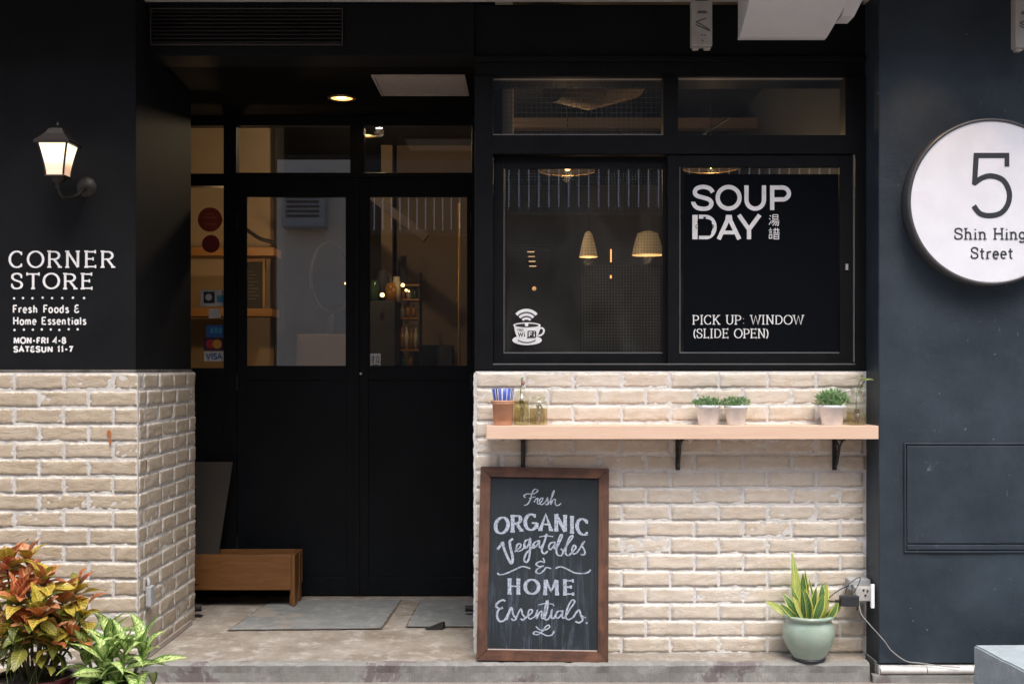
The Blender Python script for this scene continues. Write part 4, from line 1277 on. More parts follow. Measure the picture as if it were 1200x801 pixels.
heads = [(5, 742, -.08, 9), (62, 748, -.10, 9), (28, 735, -.12, 10), (84, 742, -.04, 8), (8, 660, .02, 16), (32, 655, .10, 10), (52, 678, -.02, 15), (75, 700, .04, 14), (90, 688, .12, 12), (20, 700, -.10, 14), (48, 716, -.12, 14), (70, 726, .0, 12), (-8, 690, -.02, 12), (98, 718, .06, 8), (30, 682, .0, 10)]
random.seed(11)
for (hx_, hy_, hd, nl) in heads:
    top = CP(hx_, hy_, hd)
    base = Vector((p0.x + (top.x - p0.x) * .25, p0.y + (top.y - p0.y) * .3, ZG + hpot - .02))
    mid = (top + base) / 2 + Vector((random.uniform(-.015, .015), 0, -.01))
    mb = MB(); mb.tube([base, mid, top], [.006, .005, .0035], 6); mb.build('stem', M_stem, cro)
    for k in range(nl):
        a = k * 2.4 + random.uniform(-.4, .4)
        f = k / nl
        el = lerp(1.15, -.15, f) + random.uniform(-.2, .2)
        dd = Vector((cos(a) * cos(el), sin(a) * cos(el), sin(el)))
        bs = top + Vector((0, 0, -.055 * f + .006))
        high = hy_ < 705
        pool = cro_r if random.random() < (.78 - .45 * f if high else .30) else (cro_y if random.random() < .8 - .3 * f else cro_g)
        if f > .8 and not high: pool = cro_g if random.random() < .6 else cro_y
        add_leaf(random.choice(pool), bs, dd, cro, random.uniform(-.5, .5), random.uniform(.75, 1.2))
for k in range(90):       # dark inner foliage on the lower stems
    a = random.uniform(0, 2 * pi); r = random.uniform(.02, .13)
    bs = Vector((p0.x + r * cos(a), p0.y + r * sin(a), ZG + hpot + random.uniform(.04, .27)))
    add_leaf(random.choice(cro_g), bs, (cos(a), sin(a), random.uniform(-.6, .4)), cro, random.uniform(-.6, .6), random.uniform(.7, 1.1))
gl = MB()
for k in range(26):
    a = random.uniform(0, 2 * pi); r = random.uniform(.02, .10)
    bx, by = p0.x + r * cos(a), p0.y + r * sin(a); h = random.uniform(.03, .08)
    ex, ey = bx + random.uniform(-.03, .03), by + random.uniform(-.03, .03)
    gl.add([(bx - .0015, by, ZG + hpot - .015), (bx + .0015, by, ZG + hpot - .015), (ex, ey, ZG + hpot + h)], [(0, 1, 2)])
gl.build('grass_tuft', M_gstem, cro, fixn=False, kind='stuff')

# dieffenbachia in a maroon pot
Ldie = leaf_mat('pale centred dumb cane leaf', [(0, (.08, .22, .025)), (.5, (.12, .29, .04)), (1, (.07, .19, .02))], (.64, .76, .30), spots=1.0, rough=.32)
die = [leaf_mesh('leaf', Ldie, .175, .029, c_, .35, wave=.12, seed=s_) for s_, c_ in enumerate((.5, .8, 1.1, .3, 1.4))]
DP = 4.40
p1 = CP(127, 796); pr1 = .125
dif = thing('dumb_cane_plant', (p1.x, p1.y, ZG), 'green plant with cream centred leaves in a maroon pot beside the step', 'potted plant')
hp1 = p1.z - ZG
round_pot((p1.x, p1.y, ZG), pr1, pr1 * .76, hp1, lip=.012).build('pot', M_maroon, dif)
disc((p1.x, p1.y, ZG + hp1 - .016), pr1 - .012).build('soil', M_soil, dif)
for (sx_, sy_) in ((-.05, -.01), (.0, .03), (.05, -.02), (.01, -.06), (-.02, .06), (.08, .03)):
    bs = Vector((p1.x + sx_, p1.y + sy_, ZG + hp1 - .02)); tp = bs + Vector((sx_ * .5, sy_ * .5, random.uniform(.13, .19)))
    mb = MB(); mb.tube([bs, (bs + tp) / 2, tp], [.007, .006, .004], 6); mb.build('stem', M_gstem, dif)
    for k in range(13):
        a = k * 2.4 + random.uniform(-.3, .3); f = k / 13
        el = lerp(1.35, -.2, f) + random.uniform(-.12, .12)
        dd = Vector((cos(a) * cos(el), sin(a) * cos(el), sin(el)))
        add_leaf(random.choice(die), tp + Vector((0, 0, -.14 * f)), dd, dif, random.uniform(-.35, .35), random.uniform(.72, 1.02))

# snake plant in a celadon pot on the step
Dp = 4.97 + .10
pc = Vector((PX(950, 5.02), .06, 0))
Lsn = leaf_mat('banded snake plant leaf', [(0, (.05, .12, .03)), (.5, (.09, .19, .05)), (1, (.13, .24, .08))], (.16, .28, .09), edge=(.66, .66, .14))
Lsy = leaf_mat('yellow snake plant leaf', [(0, (.50, .52, .14)), (.5, (.42, .50, .13)), (1, (.55, .50, .12))], (.62, .62, .20), blotch=(.28, .40, .10))
snk = thing('snake_plant', (pc.x, pc.y, 0), 'snake plant with yellow edged leaves in a round pale green pot on the step', 'potted plant')
prof = [(.0001, 0), (.062, 0), (.066, .006), (.072, .020), (.098, .060), (.112, .100), (.114, .130), (.107, .158), (.098, .172), (.100, .180), (.110, .186), (.113, .193), (.108, .199), (.098, .200), (.092, .194), (.090, .17)]
mb = MB(); mb.lathe(prof, c=(pc.x, pc.y, 0), n=64)
m_, nt_, b_ = newmat('celadon glaze'); 
setc(nt_, b_, mix(nt_, ramp(nt_, noise_n(nt_, coords(nt_, (1, 1, 2.0)), 10, 6), [(.35, 0.0), (.7, 1.0)]), (.27, .36, .29), (.35, .42, .35)))
b_.inputs['Roughness'].default_value = .16; b_.inputs['Coat Weight'].default_value = .4
mb.build('pot', m_, snk)
mb = MB(); mb.lathe([(.0001, -.0), (.070, .0), (.074, .004), (.070, .012), (.064, .012)], c=(pc.x, pc.y, .0005), n=40); mb.build('pot_foot', M_darkpl, snk)
disc((pc.x, pc.y, .176), .092).build('soil', M_soil, snk)
zt0 = .17
def sl(L, W, curl, mat, base, d, roll): add_leaf(leaf_mesh('leaf', mat, L, W * 1.15, curl, .35, wave=.25, seed=L * 90, shape='sword', ny=14), (pc.x + base[0], pc.y + base[1], zt0), d, snk, roll, face=True)
sl(.295, .019, .10, Lsy, (-.045, .02), (-.04, .05, 1), .3)
sl(.20, .018, .15, Lsn, (-.015, .04), (.02, .05, 1), -.2)
sl(.22, .012, .15, Lsn, (.0, .05), (.06, .1, 1), .5)
sl(.17, .020, .5, Lsn, (.055, .0), (.12, -.02, 1), -.4)
sl(.165, .022, .5, Lsn, (.035, -.02), (.22, -.1, 1), .2)
sl(.155, .018, .6, Lsy, (.05, .02), (.45, .02, 1), .3)
sl(.150, .017, .9, Lsn, (-.04, -.03), (-.5, -.25, .9), .1)
sl(.170, .014, 1.3, Lsy, (-.06, -.01), (-.9, -.05, .75), .2)
sl(.15, .020, .5, Lsn, (-.01, -.04), (-.1, -.3, 1), .1)
sl(.14, .018, .6, Lsn, (.015, -.045), (.25, -.35, 1), -.2)
sl(.16, .016, .3, Lsn, (-.035, .0), (-.15, -.05, 1), .9)
sl(.14, .015, .8, Lsn, (.07, -.02), (.7, -.1, .8), .1)
sl(.13, .017, .5, Lsn, (.0, .0), (-.05, -.1, 1), 1.2)
sl(.17, .016, .3, Lsn, (.025, .03), (.08, .1, 1), .9)
sl(.14, .016, .8, Lsy, (-.025, -.05), (-.35, -.5, .9), .3)
sl(.125, .012, .9, Lsn, (-.055, -.045), (-.6, -.5, .8), .3)
sl(.15, .013, .25, Lsn, (.012, -.01), (.08, -.1, 1), -.5)
sl(.175, .012, .3, Lsy, (.04, -.035), (.25, -.2, 1), .5)
sl(.16, .012, .4, Lsn, (-.03, -.055), (-.18, -.35, 1), -.3)
sl(.11, .012, .8, Lsn, (.065, .01), (.9, -.1, .8), -.2)
sl(.12, .014, 1.1, Lsn, (.05, -.05), (.6, -.5, .6), .3)

# shelf pots with succulents
Lsuc = leaf_mat('small succulent leaf', [(0, (.17, .34, .13)), (.5, (.22, .40, .16)), (1, (.28, .44, .20))], (.36, .50, .28), rough=.5)
zt_sh = zs1
def suc_pot(px, r, h, label, spread, hgt, nleaf, big, seed):
    random.seed(seed)
    D = D_R - .09; x = PX(px, D); y = D - 5
    t_ = thing('succulent_pot', (x, y, zt_sh), label, 'potted plant', 'small white potted succulents on the shelf')
    mb = MB(); mb.lathe([(.0001, 0), (r * .70, 0), (r * .74, .002), (r * .92, h * .84), (r * .93, h * .84), (r, h * .86), (r, h * .97), (r * .97, h), (r * .88, h), (r * .86, h * .9)], c=(x, y, zt_sh), n=40)
    mb.build('pot', M_whitepl, t_)
    disc((x, y, zt_sh + h * .92), r * .88).build('soil', M_soil, t_)
    mb = MB()
    def lf(c, d, L, W):
        d = Vector(d).normalized(); s_ = d.cross(Vector((0, 0, 1)))
        s_ = s_.normalized() if s_.length > .01 else Vector((1, 0, 0)); n_ = s_.cross(d)
        vs = [c, c + d * L * .45 + s_ * W + n_ * W * .4, c + d * L * .55 - n_ * W * .2, c + d * L * .45 - s_ * W + n_ * W * .4, c + d * L + n_ * W * .6]
        mb.add(vs, [(0, 1, 2), (0, 2, 3), (1, 4, 2), (2, 4, 3)], uv=[(.5, 0), (0, .5), (.5, .5), (1, .5), (.5, 1)])
    for k in range(nleaf):
        a = random.uniform(0, 2 * pi); rr = (random.random() ** .6) * spread
        hz = hgt * (1 - (rr / spread) ** 2 * .5) * random.uniform(-.05, 1.25)
        c = Vector((x + rr * cos(a), y + rr * sin(a) * .8, zt_sh + h * .95 + hz))
        d = (cos(a) * .8 + random.uniform(-.5, .5), sin(a) * .8 + random.uniform(-.5, .5), random.uniform(.1, 1.2))
        lf(c, d, random.uniform(.009, .015) * big, random.uniform(.0030, .0045) * big)
    for k in range(14):
        a = random.uniform(0, 2 * pi); rr = spread * random.random()
        mb.tube([(x + rr * .5 * cos(a), y + rr * .5 * sin(a), zt_sh + h * .9), (x + rr * cos(a), y + rr * sin(a) * .8, zt_sh + h + hgt * .6)], .0012, 4, caps=False)
    mb.build('foliage', Lsuc, t_, fixn=False, kind='stuff')
suc_pot(829.5, .056, .088, 'white pot of sprawling tiny leaved succulent, left one of the pair mid shelf', .070, .030, 300, 1.25, 3)
suc_pot(862.5, .052, .086, 'white pot of tiny leaved succulent, right one of the pair mid shelf', .062, .032, 270, 1.25, 4)
suc_pot(975, .060, .088, 'white pot of fuller green jade plant beside the glass jar on the right', .062, .052, 210, 2.2, 5)

# terracotta pot with a striped cup inside
Dsh = D_R - .10
x, y = PX(589.5, Dsh), Dsh - 5
tp_ = thing('terracotta_pot', (x, y, zt_sh), 'salmon terracotta pot at the left end of the shelf', 'plant pot')
mb = MB(); mb.lathe([(.0001, 0), (.039, 0), (.041, .003), (.047, .092), (.052, .093), (.053, .097), (.050, .099), (.053, .102), (.054, .108), (.050, .109), (.046, .108), (.043, .02), (.0001, .012)], c=(x, y, zt_sh), n=44); mb.build('pot', M_terra, tp_)
m_, nt_, b_ = newmat('blue and white striped glaze')
tc = nt_.nodes.new('ShaderNodeTexCoord'); sp_ = nt_.nodes.new('ShaderNodeSeparateXYZ'); nt_.links.new(tc.outputs['Object'], sp_.inputs[0])
at = nt_.nodes.new('ShaderNodeMath'); at.operation = 'ARCTAN2'; nt_.links.new(sp_.outputs['Y'], at.inputs[0]); nt_.links.new(sp_.outputs['X'], at.inputs[1])
mr = nt_.nodes.new('ShaderNodeMapRange'); mr.inputs[1].default_value = -pi; mr.inputs[2].default_value = pi; nt_.links.new(at.outputs[0], mr.inputs[0])
mu = nt_.nodes.new('ShaderNodeMath'); mu.operation = 'MULTIPLY'; mu.inputs[1].default_value = 4; nt_.links.new(mr.outputs[0], mu.inputs[0])
frc = nt_.nodes.new('ShaderNodeMath'); frc.operation = 'FRACT'; nt_.links.new(mu.outputs[0], frc.inputs[0])
r_ = nt_.nodes.new('ShaderNodeValToRGB'); r_.color_ramp.interpolation = 'CONSTANT'
el = r_.color_ramp.elements
cols = [(0, (.06, .10, .42)), (.22, (.6, .6, .68)), (.27, (.07, .12, .46)), (.5, (.6, .6, .68)), (.56, (.02, .02, .03)), (.66, (.62, .62, .68)), (.72, (.10, .12, .40)), (.92, (.6, .6, .66))]
while len(el) < len(cols): el.new(.5)
for e, (p_, c_) in zip(el, cols): e.position = p_; e.color = (*c_, 1)
nt_.links.new(frc.outputs[0], r_.inputs[0]); nt_.links.new(r_.outputs[0], b_.inputs['Base Color']); b_.inputs['Roughness'].default_value = .3
mb = MB(); mb.lathe([(.0001, .045), (.034, .045), (.0425, .112), (.050, .160), (.048, .161), (.041, .115), (.033, .05)], c=(x, y, zt_sh), n=48)
o = mb.build('striped_cup', m_, None); tag(o, 'blue and white striped cup standing inside the terracotta pot', 'cup')

# glass bottles with cuttings
M_water = glass_mat('olive murky water', (.84, .78, .50), .3, dirt=.22)
M_water2 = glass_mat('amber murky water', (.84, .74, .40), .3, dirt=.2)
M_cut = leaf_mat('cutting leaf', [(0, (.34, .50, .12)), (1, (.46, .58, .18))], (.5, .55, .25))
M_root = plain('brown roots', (.16, .10, .035), .8)
def jar(px, prof, wprof, name, label, water, cut, yoff=.09):
    D = D_R - yoff; x, y = PX(px, D), D - 5
    t_ = thing(name, (x, y, zt_sh), label, 'glass bottle' if name == 'glass_bottle' else 'glass jar')
    mb = MB(); mb.lathe(prof, c=(x, y, zt_sh + .0005), n=36); mb.build('glass_body', M_bottle, t_)
    mb = MB(); mb.lathe(wprof, c=(x, y, zt_sh + .001), n=30); mb.build('water', water, t_)
    cut(x, y, t_)
def roots(x, y, t_, r, h, n, seed):
    random.seed(seed); mb = MB()
    for k in range(n):
        a = random.uniform(0, 6.28); p = Vector((x + r * .3 * cos(a), y + r * .3 * sin(a), zt_sh + h)); pts = [p]
        for s_ in range(6):
            p = p + Vector((random.uniform(-r, r) * .35, random.uniform(-r, r) * .35, -h / 6.6)); 
            q_ = Vector((p.x - x, p.y - y, 0))
            if q_.length > r * .85: p.x, p.y = x + q_.x / q_.length * r * .85, y + q_.y / q_.length * r * .85
            pts.append(p)
        mb.tube(pts, .0013, 4, caps=False)
    mb.build('roots', M_root, t_, fixn=False, kind='stuff')
lm1 = leaf_mesh('leaf', M_cut, .026, .008, .8, .3); lm2 = leaf_mesh('leaf', M_cut, .05, .018, .6, .25)
M_pk = plain('dull pink bud', (.40, .20, .17), .6)
def cut_a(x, y, t_):
    roots(x, y, t_, .024, .11, 7, 1)
    mb = MB(); mb.tube([(x, y, zt_sh + .06), (x - .003, y, zt_sh + .15), (x + .003, y, zt_sh + .20)], .0022, 6); mb.build('stem', M_stem, t_)
    for k, a in enumerate((.4, 1.8, 3.1, 4.6, 5.6)):
        add_leaf(lm1, (x + .002, y, zt_sh + .185 + k * .005), (cos(a), sin(a), .7), t_, 0, .9)
    mb = MB(); mb.lathe([(.0001, -.012), (.008, -.004), (.009, .004), (.0001, .013)], c=(x + .008, y - .003, zt_sh + .185), n=12); mb.build('flower_bud', M_pk, t_)
jar(611, [(.0001, 0), (.031, 0), (.034, .004), (.034, .112), (.030, .124), (.019, .132), (.0165, .142), (.0165, .158), (.020, .160), (.020, .166), (.017, .166), (.0145, .158)],
    [(.0001, .004), (.030, .004), (.0315, .010), (.0315, .105), (.0001, .106)], 'glass_bottle', 'narrow glass bottle of murky water with a budding cutting next to the striped cup', M_water, cut_a)
def cut_b(x, y, t_):
    roots(x, y, t_, .030, .09, 10, 2)
    mb = MB(); mb.tube([(x, y, zt_sh + .05), (x + .004, y, zt_sh + .13)], .0018, 6); mb.build('stem', M_gstem, t_)
    for k, a in enumerate((.2, 2.2, 4.0)): add_leaf(lm1, (x + .004, y, zt_sh + .122), (cos(a), sin(a), .8), t_, 0, .8)
jar(631, [(.0001, 0), (.036, 0), (.040, .004), (.041, .092), (.036, .104), (.030, .110), (.032, .116), (.032, .124), (.029, .125), (.028, .112)],
    [(.0001, .004), (.035, .004), (.0375, .010), (.0385, .070), (.0001, .071)], 'glass_jar', 'squat glass jar of amber water and roots, right of the narrow bottle', M_water2, cut_b, .07)
def cut_c(x, y, t_):
    roots(x, y, t_, .032, .07, 14, 3)
    pts = spl([(x, y, 0)[:2], (x, y)], 1)
    p3 = [(x - .002, y, zt_sh + .05), (x, y, zt_sh + .11), (x + .018, y - .004, zt_sh + .165), (x + .035, y - .008, zt_sh + .195)]
    mb = MB(); mb.tube(p3, .0022, 6); mb.build('stem', M_gstem, t_)
    mb = MB(); mb.tube([(x, y, zt_sh + .11), (x + .002, y, zt_sh + .15), (x + .012, y, zt_sh + .185)], .0018, 6); mb.build('stem', M_gstem, t_)
    add_leaf(lm2, p3[3], (.9, -.2, .25), t_, .2, 1.0); add_leaf(lm2, p3[3], (-.5, -.4, .5), t_, -.3, .95); add_leaf(lm2, (x + .012, y, zt_sh + .185), (.4, -.3, .9), t_, .3, .85)
    add_leaf(lm2, p3[2], (.8, -.5, -.2), t_, .1, .45)
jar(1003.5, [(.0001, 0), (.036, 0), (.041, .005), (.042, .075), (.038, .100), (.030, .122), (.024, .132), (.024, .150), (.027, .152), (.027, .158), (.023, .158), (.021, .134)],
    [(.0001, .004), (.035, .004), (.039, .010), (.0395, .055), (.0001, .056)], 'glass_jar', 'glass jar with a trailing green vine at the right end of the shelf', M_water, cut_c, .085)

# ------------------------------------------------------------------ chalkboard
cb = thing('chalkboard', (.080, .012, 0.0015), 'chalkboard sign in a worn brown wooden frame leaning on the brick wall', 'chalkboard', rot=(radians(-8.9), radians(.9), 0))
WB, HB, FW = .574, .843, .046
def cbx(px, py):
    t = (776 - py) / 228.0
    return ((px - (635.7 + 2.8 * t)) / (270 * (1 - .026 * t)), HB * t)
def board_piece(pts, name, mat):
    mb = MB(); n = len(pts)
    ym, y0_, y1_ = 0, 0, .024
    vs = [(p[0], 0, p[1]) for p in pts] + [(p[0], .024, p[1]) for p in pts]
    fs = [tuple(range(n)), tuple(range(2 * n - 1, n - 1, -1))] + [(i, n + i, n + (i + 1) % n, (i + 1) % n) for i in range(n)]
    bm = bmesh.new()
    bv = [bm.verts.new(v) for v in vs]
    for f in fs: bm.faces.new([bv[i] for i in f])
    bmesh.ops.recalc_face_normals(bm, faces=bm.faces)
    bmesh.ops.bevel(bm, geom=bm.edges[:], offset=.002, segments=2, affect='EDGES')
    bm.verts.index_update()
    mb.add([v.co[:] for v in bm.verts], [[v.index for v in f.verts] for f in bm.faces]); bm.free()
    return mb.build(name, mat, cb, local=True)
w2, g_ = WB / 2, .0008
board_piece([(-w2, g_), (-w2 + FW, FW + g_), (-w2 + FW, HB - FW - g_), (-w2, HB - g_)], 'frame_board', M_framewoodz)
board_piece([(w2, g_), (w2 - FW, FW + g_), (w2 - FW, HB - FW - g_), (w2, HB - g_)], 'frame_board', M_framewoodz)
board_piece([(-w2 + g_, 0), (w2 - g_, 0), (w2 - FW - g_, FW), (-w2 + FW + g_, FW)], 'frame_board', M_framewood)
board_piece([(-w2 + g_, HB), (w2 - g_, HB), (w2 - FW - g_, HB - FW), (-w2 + FW + g_, HB - FW)], 'frame_board', M_framewood)
b = MB(); b.box(-w2 + FW - .006, w2 - FW + .006, .010, .016, FW - .006, HB - FW + .006); b.build('writing_surface', M_board, cb, local=True)
b = MB(); b.box(-w2 + FW + .002, w2 - FW - .002, .0035, .0098, FW + .0005, FW + .0045); b.build('chalk_ledge', plain('chalk dusted bead', (.50, .42, .38), .7), cb, local=True)
cmap = lambda px, py, off: (cbx(px, py)[0], .0090 - off * .5, cbx(px, py)[1])
def chalk_lines(strokes, name='chalk_lettering', label=None):
    mb = MB()
    for k, (pts, w) in enumerate(strokes): ribbon(mb, pts, w, cmap, .72, (k % 8) * .0002)
    return mb.build(name, M_chalk, cb, local=True, fixn=False, label=label)
cA = lambda L: [(560 + x / 6.673, 565 + y / 6.673) for x, y in L]
cB = lambda L: [(560 + x / 6.673, 650 + y / 6.673) for x, y in L]
# Fresh
chalk_lines([
 (spl(cA([(372, 130), (360, 115), (385, 100), (430, 100), (460, 85), (468, 68), (445, 62), (425, 90), (412, 140), (390, 180), (362, 192)])), 1.5),
 (spl(cA([(400, 135), (425, 128), (450, 122)])), 1.3),
 (spl(cA([(440, 165), (455, 140), (470, 135), (465, 170), (480, 178), (505, 150), (508, 132), (492, 135), (482, 160), (498, 184), (530, 160), (545, 128), (548, 150), (550, 180), (532, 182), (560, 165), (590, 100), (598, 70), (582, 100), (570, 180), (590, 145), (608, 142), (605, 175), (625, 190), (652, 170)])), 1.4)], label='chalk word Fresh')
# ORGANIC: heavy arched letters
mb = MB(); text_strokes(mb, 'ORGANIC', 580, 690, 604, 622.5, cmap, 4.3, serif=2.5, contrast=.40, arch=6.5, gap=.16)
mb.build('chalk_lettering', M_chalk, cb, local=True, fixn=False, label='chalk word ORGANIC in arched capitals')
# Vegatables
chalk_lines([
 (spl(cA([(152, 545), (175, 515), (195, 490), (205, 540), (240, 620), (262, 652), (272, 610), (255, 530), (250, 480), (275, 458)])), 3.0),
 (spl(cA([(288, 560), (330, 525), (335, 500), (312, 500), (300, 530), (308, 555), (345, 545), (375, 510)])), 2.0),
 (spl(cA([(405, 462), (375, 470), (362, 510), (375, 530), (398, 500), (410, 455), (408, 540), (400, 610), (380, 642), (362, 620), (380, 570), (420, 530), (445, 505)])), 2.3),
 (spl(cA([(478, 470), (450, 480), (428, 510), (440, 528), (470, 495), (482, 470), (480, 515), (495, 522), (520, 480), (540, 415)])), 2.0),
 (spl(cA([(540, 415), (520, 480), (500, 545), (520, 572), (548, 550)])), 2.3), (cA([(480, 440), (535, 430), (590, 436)]), 1.6),
 (spl(cA([(600, 480), (570, 488), (555, 520), (568, 538), (598, 505), (605, 482), (600, 520), (612, 530), (640, 480), (662, 430), (650, 420), (632, 460), (615, 540), (625, 578), (652, 585), (668, 555), (650, 530)])), 2.1),
 (spl(cA([(665, 560), (700, 500), (742, 440), (735, 425), (712, 455), (690, 530), (690, 570), (712, 582), (745, 550), (768, 520), (755, 500), (738, 530), (745, 568), (775, 560), (810, 510), (832, 475), (815, 500), (838, 545), (832, 575), (805, 572)])), 2.1)], label='chalk script word Vegatables')
# ampersand and swashes
chalk_lines([(spl(cA([(512, 605), (520, 640), (490, 632), (455, 655), (480, 672), (512, 668), (470, 690), (455, 715), (485, 728), (520, 700), (535, 680), (575, 688)])), 1.8)], label='chalk ampersand')
chalk_lines([(spl(cA([(152, 728), (170, 742), (220, 732), (290, 700), (350, 675), (410, 690)])), 2.0), (spl(cA([(608, 685), (650, 672), (700, 690), (760, 718), (830, 722), (868, 710), (885, 692)])), 2.0)], 'chalk_flourish', 'pair of wavy chalk lines')
mb = MB(); text_strokes(mb, 'HOME', 594.5, 673, 681.5, 698, cmap, 4.3, serif=2.4, contrast=.40, gap=.26)
mb.build('chalk_lettering', M_chalk, cb, local=True, fixn=False, label='chalk word HOME in capitals')
# Essentials.
chalk_lines([
 (spl(cB([(215, 380), (190, 372), (150, 398), (145, 425), (172, 440), (195, 430), (160, 450), (150, 500), (172, 538), (210, 525), (235, 480), (260, 430)])), 2.5),
 (spl(cB([(225, 525), (262, 430), (275, 480), (298, 515), (280, 528), (262, 515)])), 2.0),
 (spl(cB([(295, 520), (335, 440), (350, 480), (370, 505), (352, 525), (335, 512)])), 2.0),
 (spl(cB([(370, 510), (420, 470), (425, 445), (402, 448), (392, 490), (410, 515), (450, 490), (465, 450), (460, 510), (480, 470), (500, 455), (500, 505), (525, 500), (545, 430), (550, 365)])), 1.9),
 (spl(cB([(540, 370), (525, 440), (518, 500), (540, 520), (565, 495), (580, 445), (575, 495), (592, 508), (612, 480)])), 2.2), (cB([(475, 405), (530, 392), (592, 398)]), 1.5), (cB([(590, 403), (598, 410)]), 1.8),
 (spl(cB([(660, 450), (625, 455), (610, 490), (628, 505), (655, 475), (665, 448), (662, 495), (680, 500), (725, 430), (758, 380), (745, 362), (722, 385), (695, 450), (690, 500), (712, 515), (745, 500)])), 2.0),
 (spl(cB([(745, 500), (790, 440), (808, 480), (822, 515), (795, 538), (765, 528)])), 2.2), (spl(cB([(800, 470), (825, 490), (848, 500)])), 1.6), (cB([(848, 536), (858, 544)]), 2.4)], label='chalk script word Essentials')
chalk_lines([(spl(cB([(455, 572), (480, 595), (520, 600), (560, 580), (555, 560), (530, 575), (505, 610), (470, 635), (435, 628), (450, 612), (490, 620), (540, 642), (580, 635), (598, 605)])), 1.7)], 'chalk_flourish', 'curled chalk flourish at the bottom')

# ------------------------------------------------------------------ porch objects
bx0 = -2.9; bx1 = PX(352, 6.13)
def fz(py, D): return PZ(py, D)
DB = 6.13
bt, bb = .292, .125
bn = thing('bench', (-2.2, 1.27, 0), 'low orange wooden bench half hidden behind the left brick corner', 'bench')
yb0, yb1 = DB - 5, DB - 5 + .20
def ob(name, *a, mat=None, bev=.003): q = MB(); q.box(*a, bev=bev); return q.build(name, mat or M_bench, bn)
xl = PX(345, DB)
ob('front_rail', bx0, xl - .018, yb0, yb0 + .022, PZ(691, DB), PZ(649.5, DB))
ob('leg', xl - .030, xl + .002, yb0 + .0225, yb0 + .075, .0115, PZ(650, DB), mat=M_benchz)
ob('leg', xl - .017, xl + .003, yb0 - .001, yb0 + .022, .0115, PZ(649.5, DB), mat=M_benchz)
zb2 = PZ(650, DB)
ob('back_rail', bx0, xl + .004, yb0 + .19, yb0 + .212, zb2 - .18, zb2)
ob('leg', xl - .03, xl + .002, yb0 + .137, yb0 + .1895, .0115, zb2, mat=M_benchz)
ob('end_rail', xl - .022, xl - .002, yb0 + .0755, yb0 + .1365, zb2 - .18, zb2, mat=M_bench)
ob('seat_slat', bx0, xl - .032, yb0 + .024, yb0 + .100, zb2 - .05, zb2 - .025)
ob('seat_slat', bx0, xl - .032, yb0 + .108, yb0 + .186, zb2 - .05, zb2 - .025)
ob('leg', bx0, bx0 + .03, yb0 + .0225, yb0 + .075, .0, zb2 - .06, mat=M_benchz)
# leaning board
DBo = 6.3
bd = MB()
pts = [(PX(170, DBo), PZ(541.5, DBo)), (PX(271, DBo), PZ(541.5, DBo)), (PX(257, DBo), PZ(652, DBo)), (PX(250, DBo), .245), (PX(170, DBo), .245)]
v0 = [(p[0], 1.265 + .12 * (p[1] - .2), p[1]) for p in pts]; v1 = [(p[0], p_[1] + .012, p[1]) for p, p_ in zip(pts, v0)]
bd.add(v0 + v1, [(0, 1, 2, 3, 4), (9, 8, 7, 6, 5)] + [(i, 5 + i, 5 + (i + 1) % 5, (i + 1) % 5) for i in range(5)])
o = bd.build('leaning_board', paint('taupe board', (.048, .040, .031), (.038, .032, .025), rough=.8, ns=5)); tag(o, 'dull taupe tapered board standing on the wooden bench', 'board')
# doorstops and floor bits
def lone(name, mb, mat, label, cat, group=None): return tag(mb.build(name, mat), label, cat, group)
X, Y = gp(511, 737)
mb = MB(); mb.add([(X - .055, Y - .015, .002), (X + .035, Y - .015, .002), (X + .045, Y + .02, .002), (X - .05, Y + .02, .002), (X + .033, Y - .012, .036), (X + .042, Y + .016, .036), (X + .020, Y - .013, .036), (X + .025, Y + .017, .034)],
   [(0, 1, 2, 3), (0, 1, 4, 6), (3, 2, 5, 7), (1, 2, 5, 4), (4, 5, 7, 6), (0, 6, 7, 3)])
lone('door_wedge', mb, M_rubber, 'black rubber door wedge lying on the porch floor', 'door wedge')
X, Y = gp(228, 722)
ds = thing('door_stop', (X, Y, 0), 'black door stop on the floor at the end of the brick corner', 'door stop', 'black floor stops either side of the doorway')
mb = MB(); mb.tube([(X - .035, Y, .045), (X + .032, Y + .01, .045)], [.020, .019], 14); mb.build('buffer', M_rubber, ds)
mb = MB(); mb.tube([(X - .012, Y, .001), (X - .012, Y, .03)], .006, 8); mb.box(X - .03, X + .04, Y - .02, Y + .02, .0005, .006, bev=.002); mb.build('base_plate', M_iron, ds)
X, Y = gp(551, 722)
ds2 = thing('door_stop', (X, Y, 0), 'black door stop on the floor just left of the chalkboard', 'door stop', 'black floor stops either side of the doorway')
mb = MB(); mb.tube([(X - .025, Y, .042), (X + .045, Y, .042)], [.016, .016], 14); mb.build('buffer', M_rubber, ds2)
mb = MB(); mb.tube([(X + .025, Y, .001), (X + .025, Y, .03)], .006, 8); mb.box(X - .0, X + .05, Y - .018, Y + .018, .0005, .006, bev=.002); mb.build('base_plate', M_iron, ds2)
# cable conduit along the foot of the return
mb = MB(); mb.box(XL + .004, XL + .018, .06, YE - .12, .002, .020, bev=.003); mb.box(XL + .019, XL + .023, .08, YE - .14, .002, .010)
lone('cable_trunking', mb, plain('dirty pale trunking', (.33, .28, .24), .7), 'thin pale cable trunking along the foot of the brick corner', 'trunking')
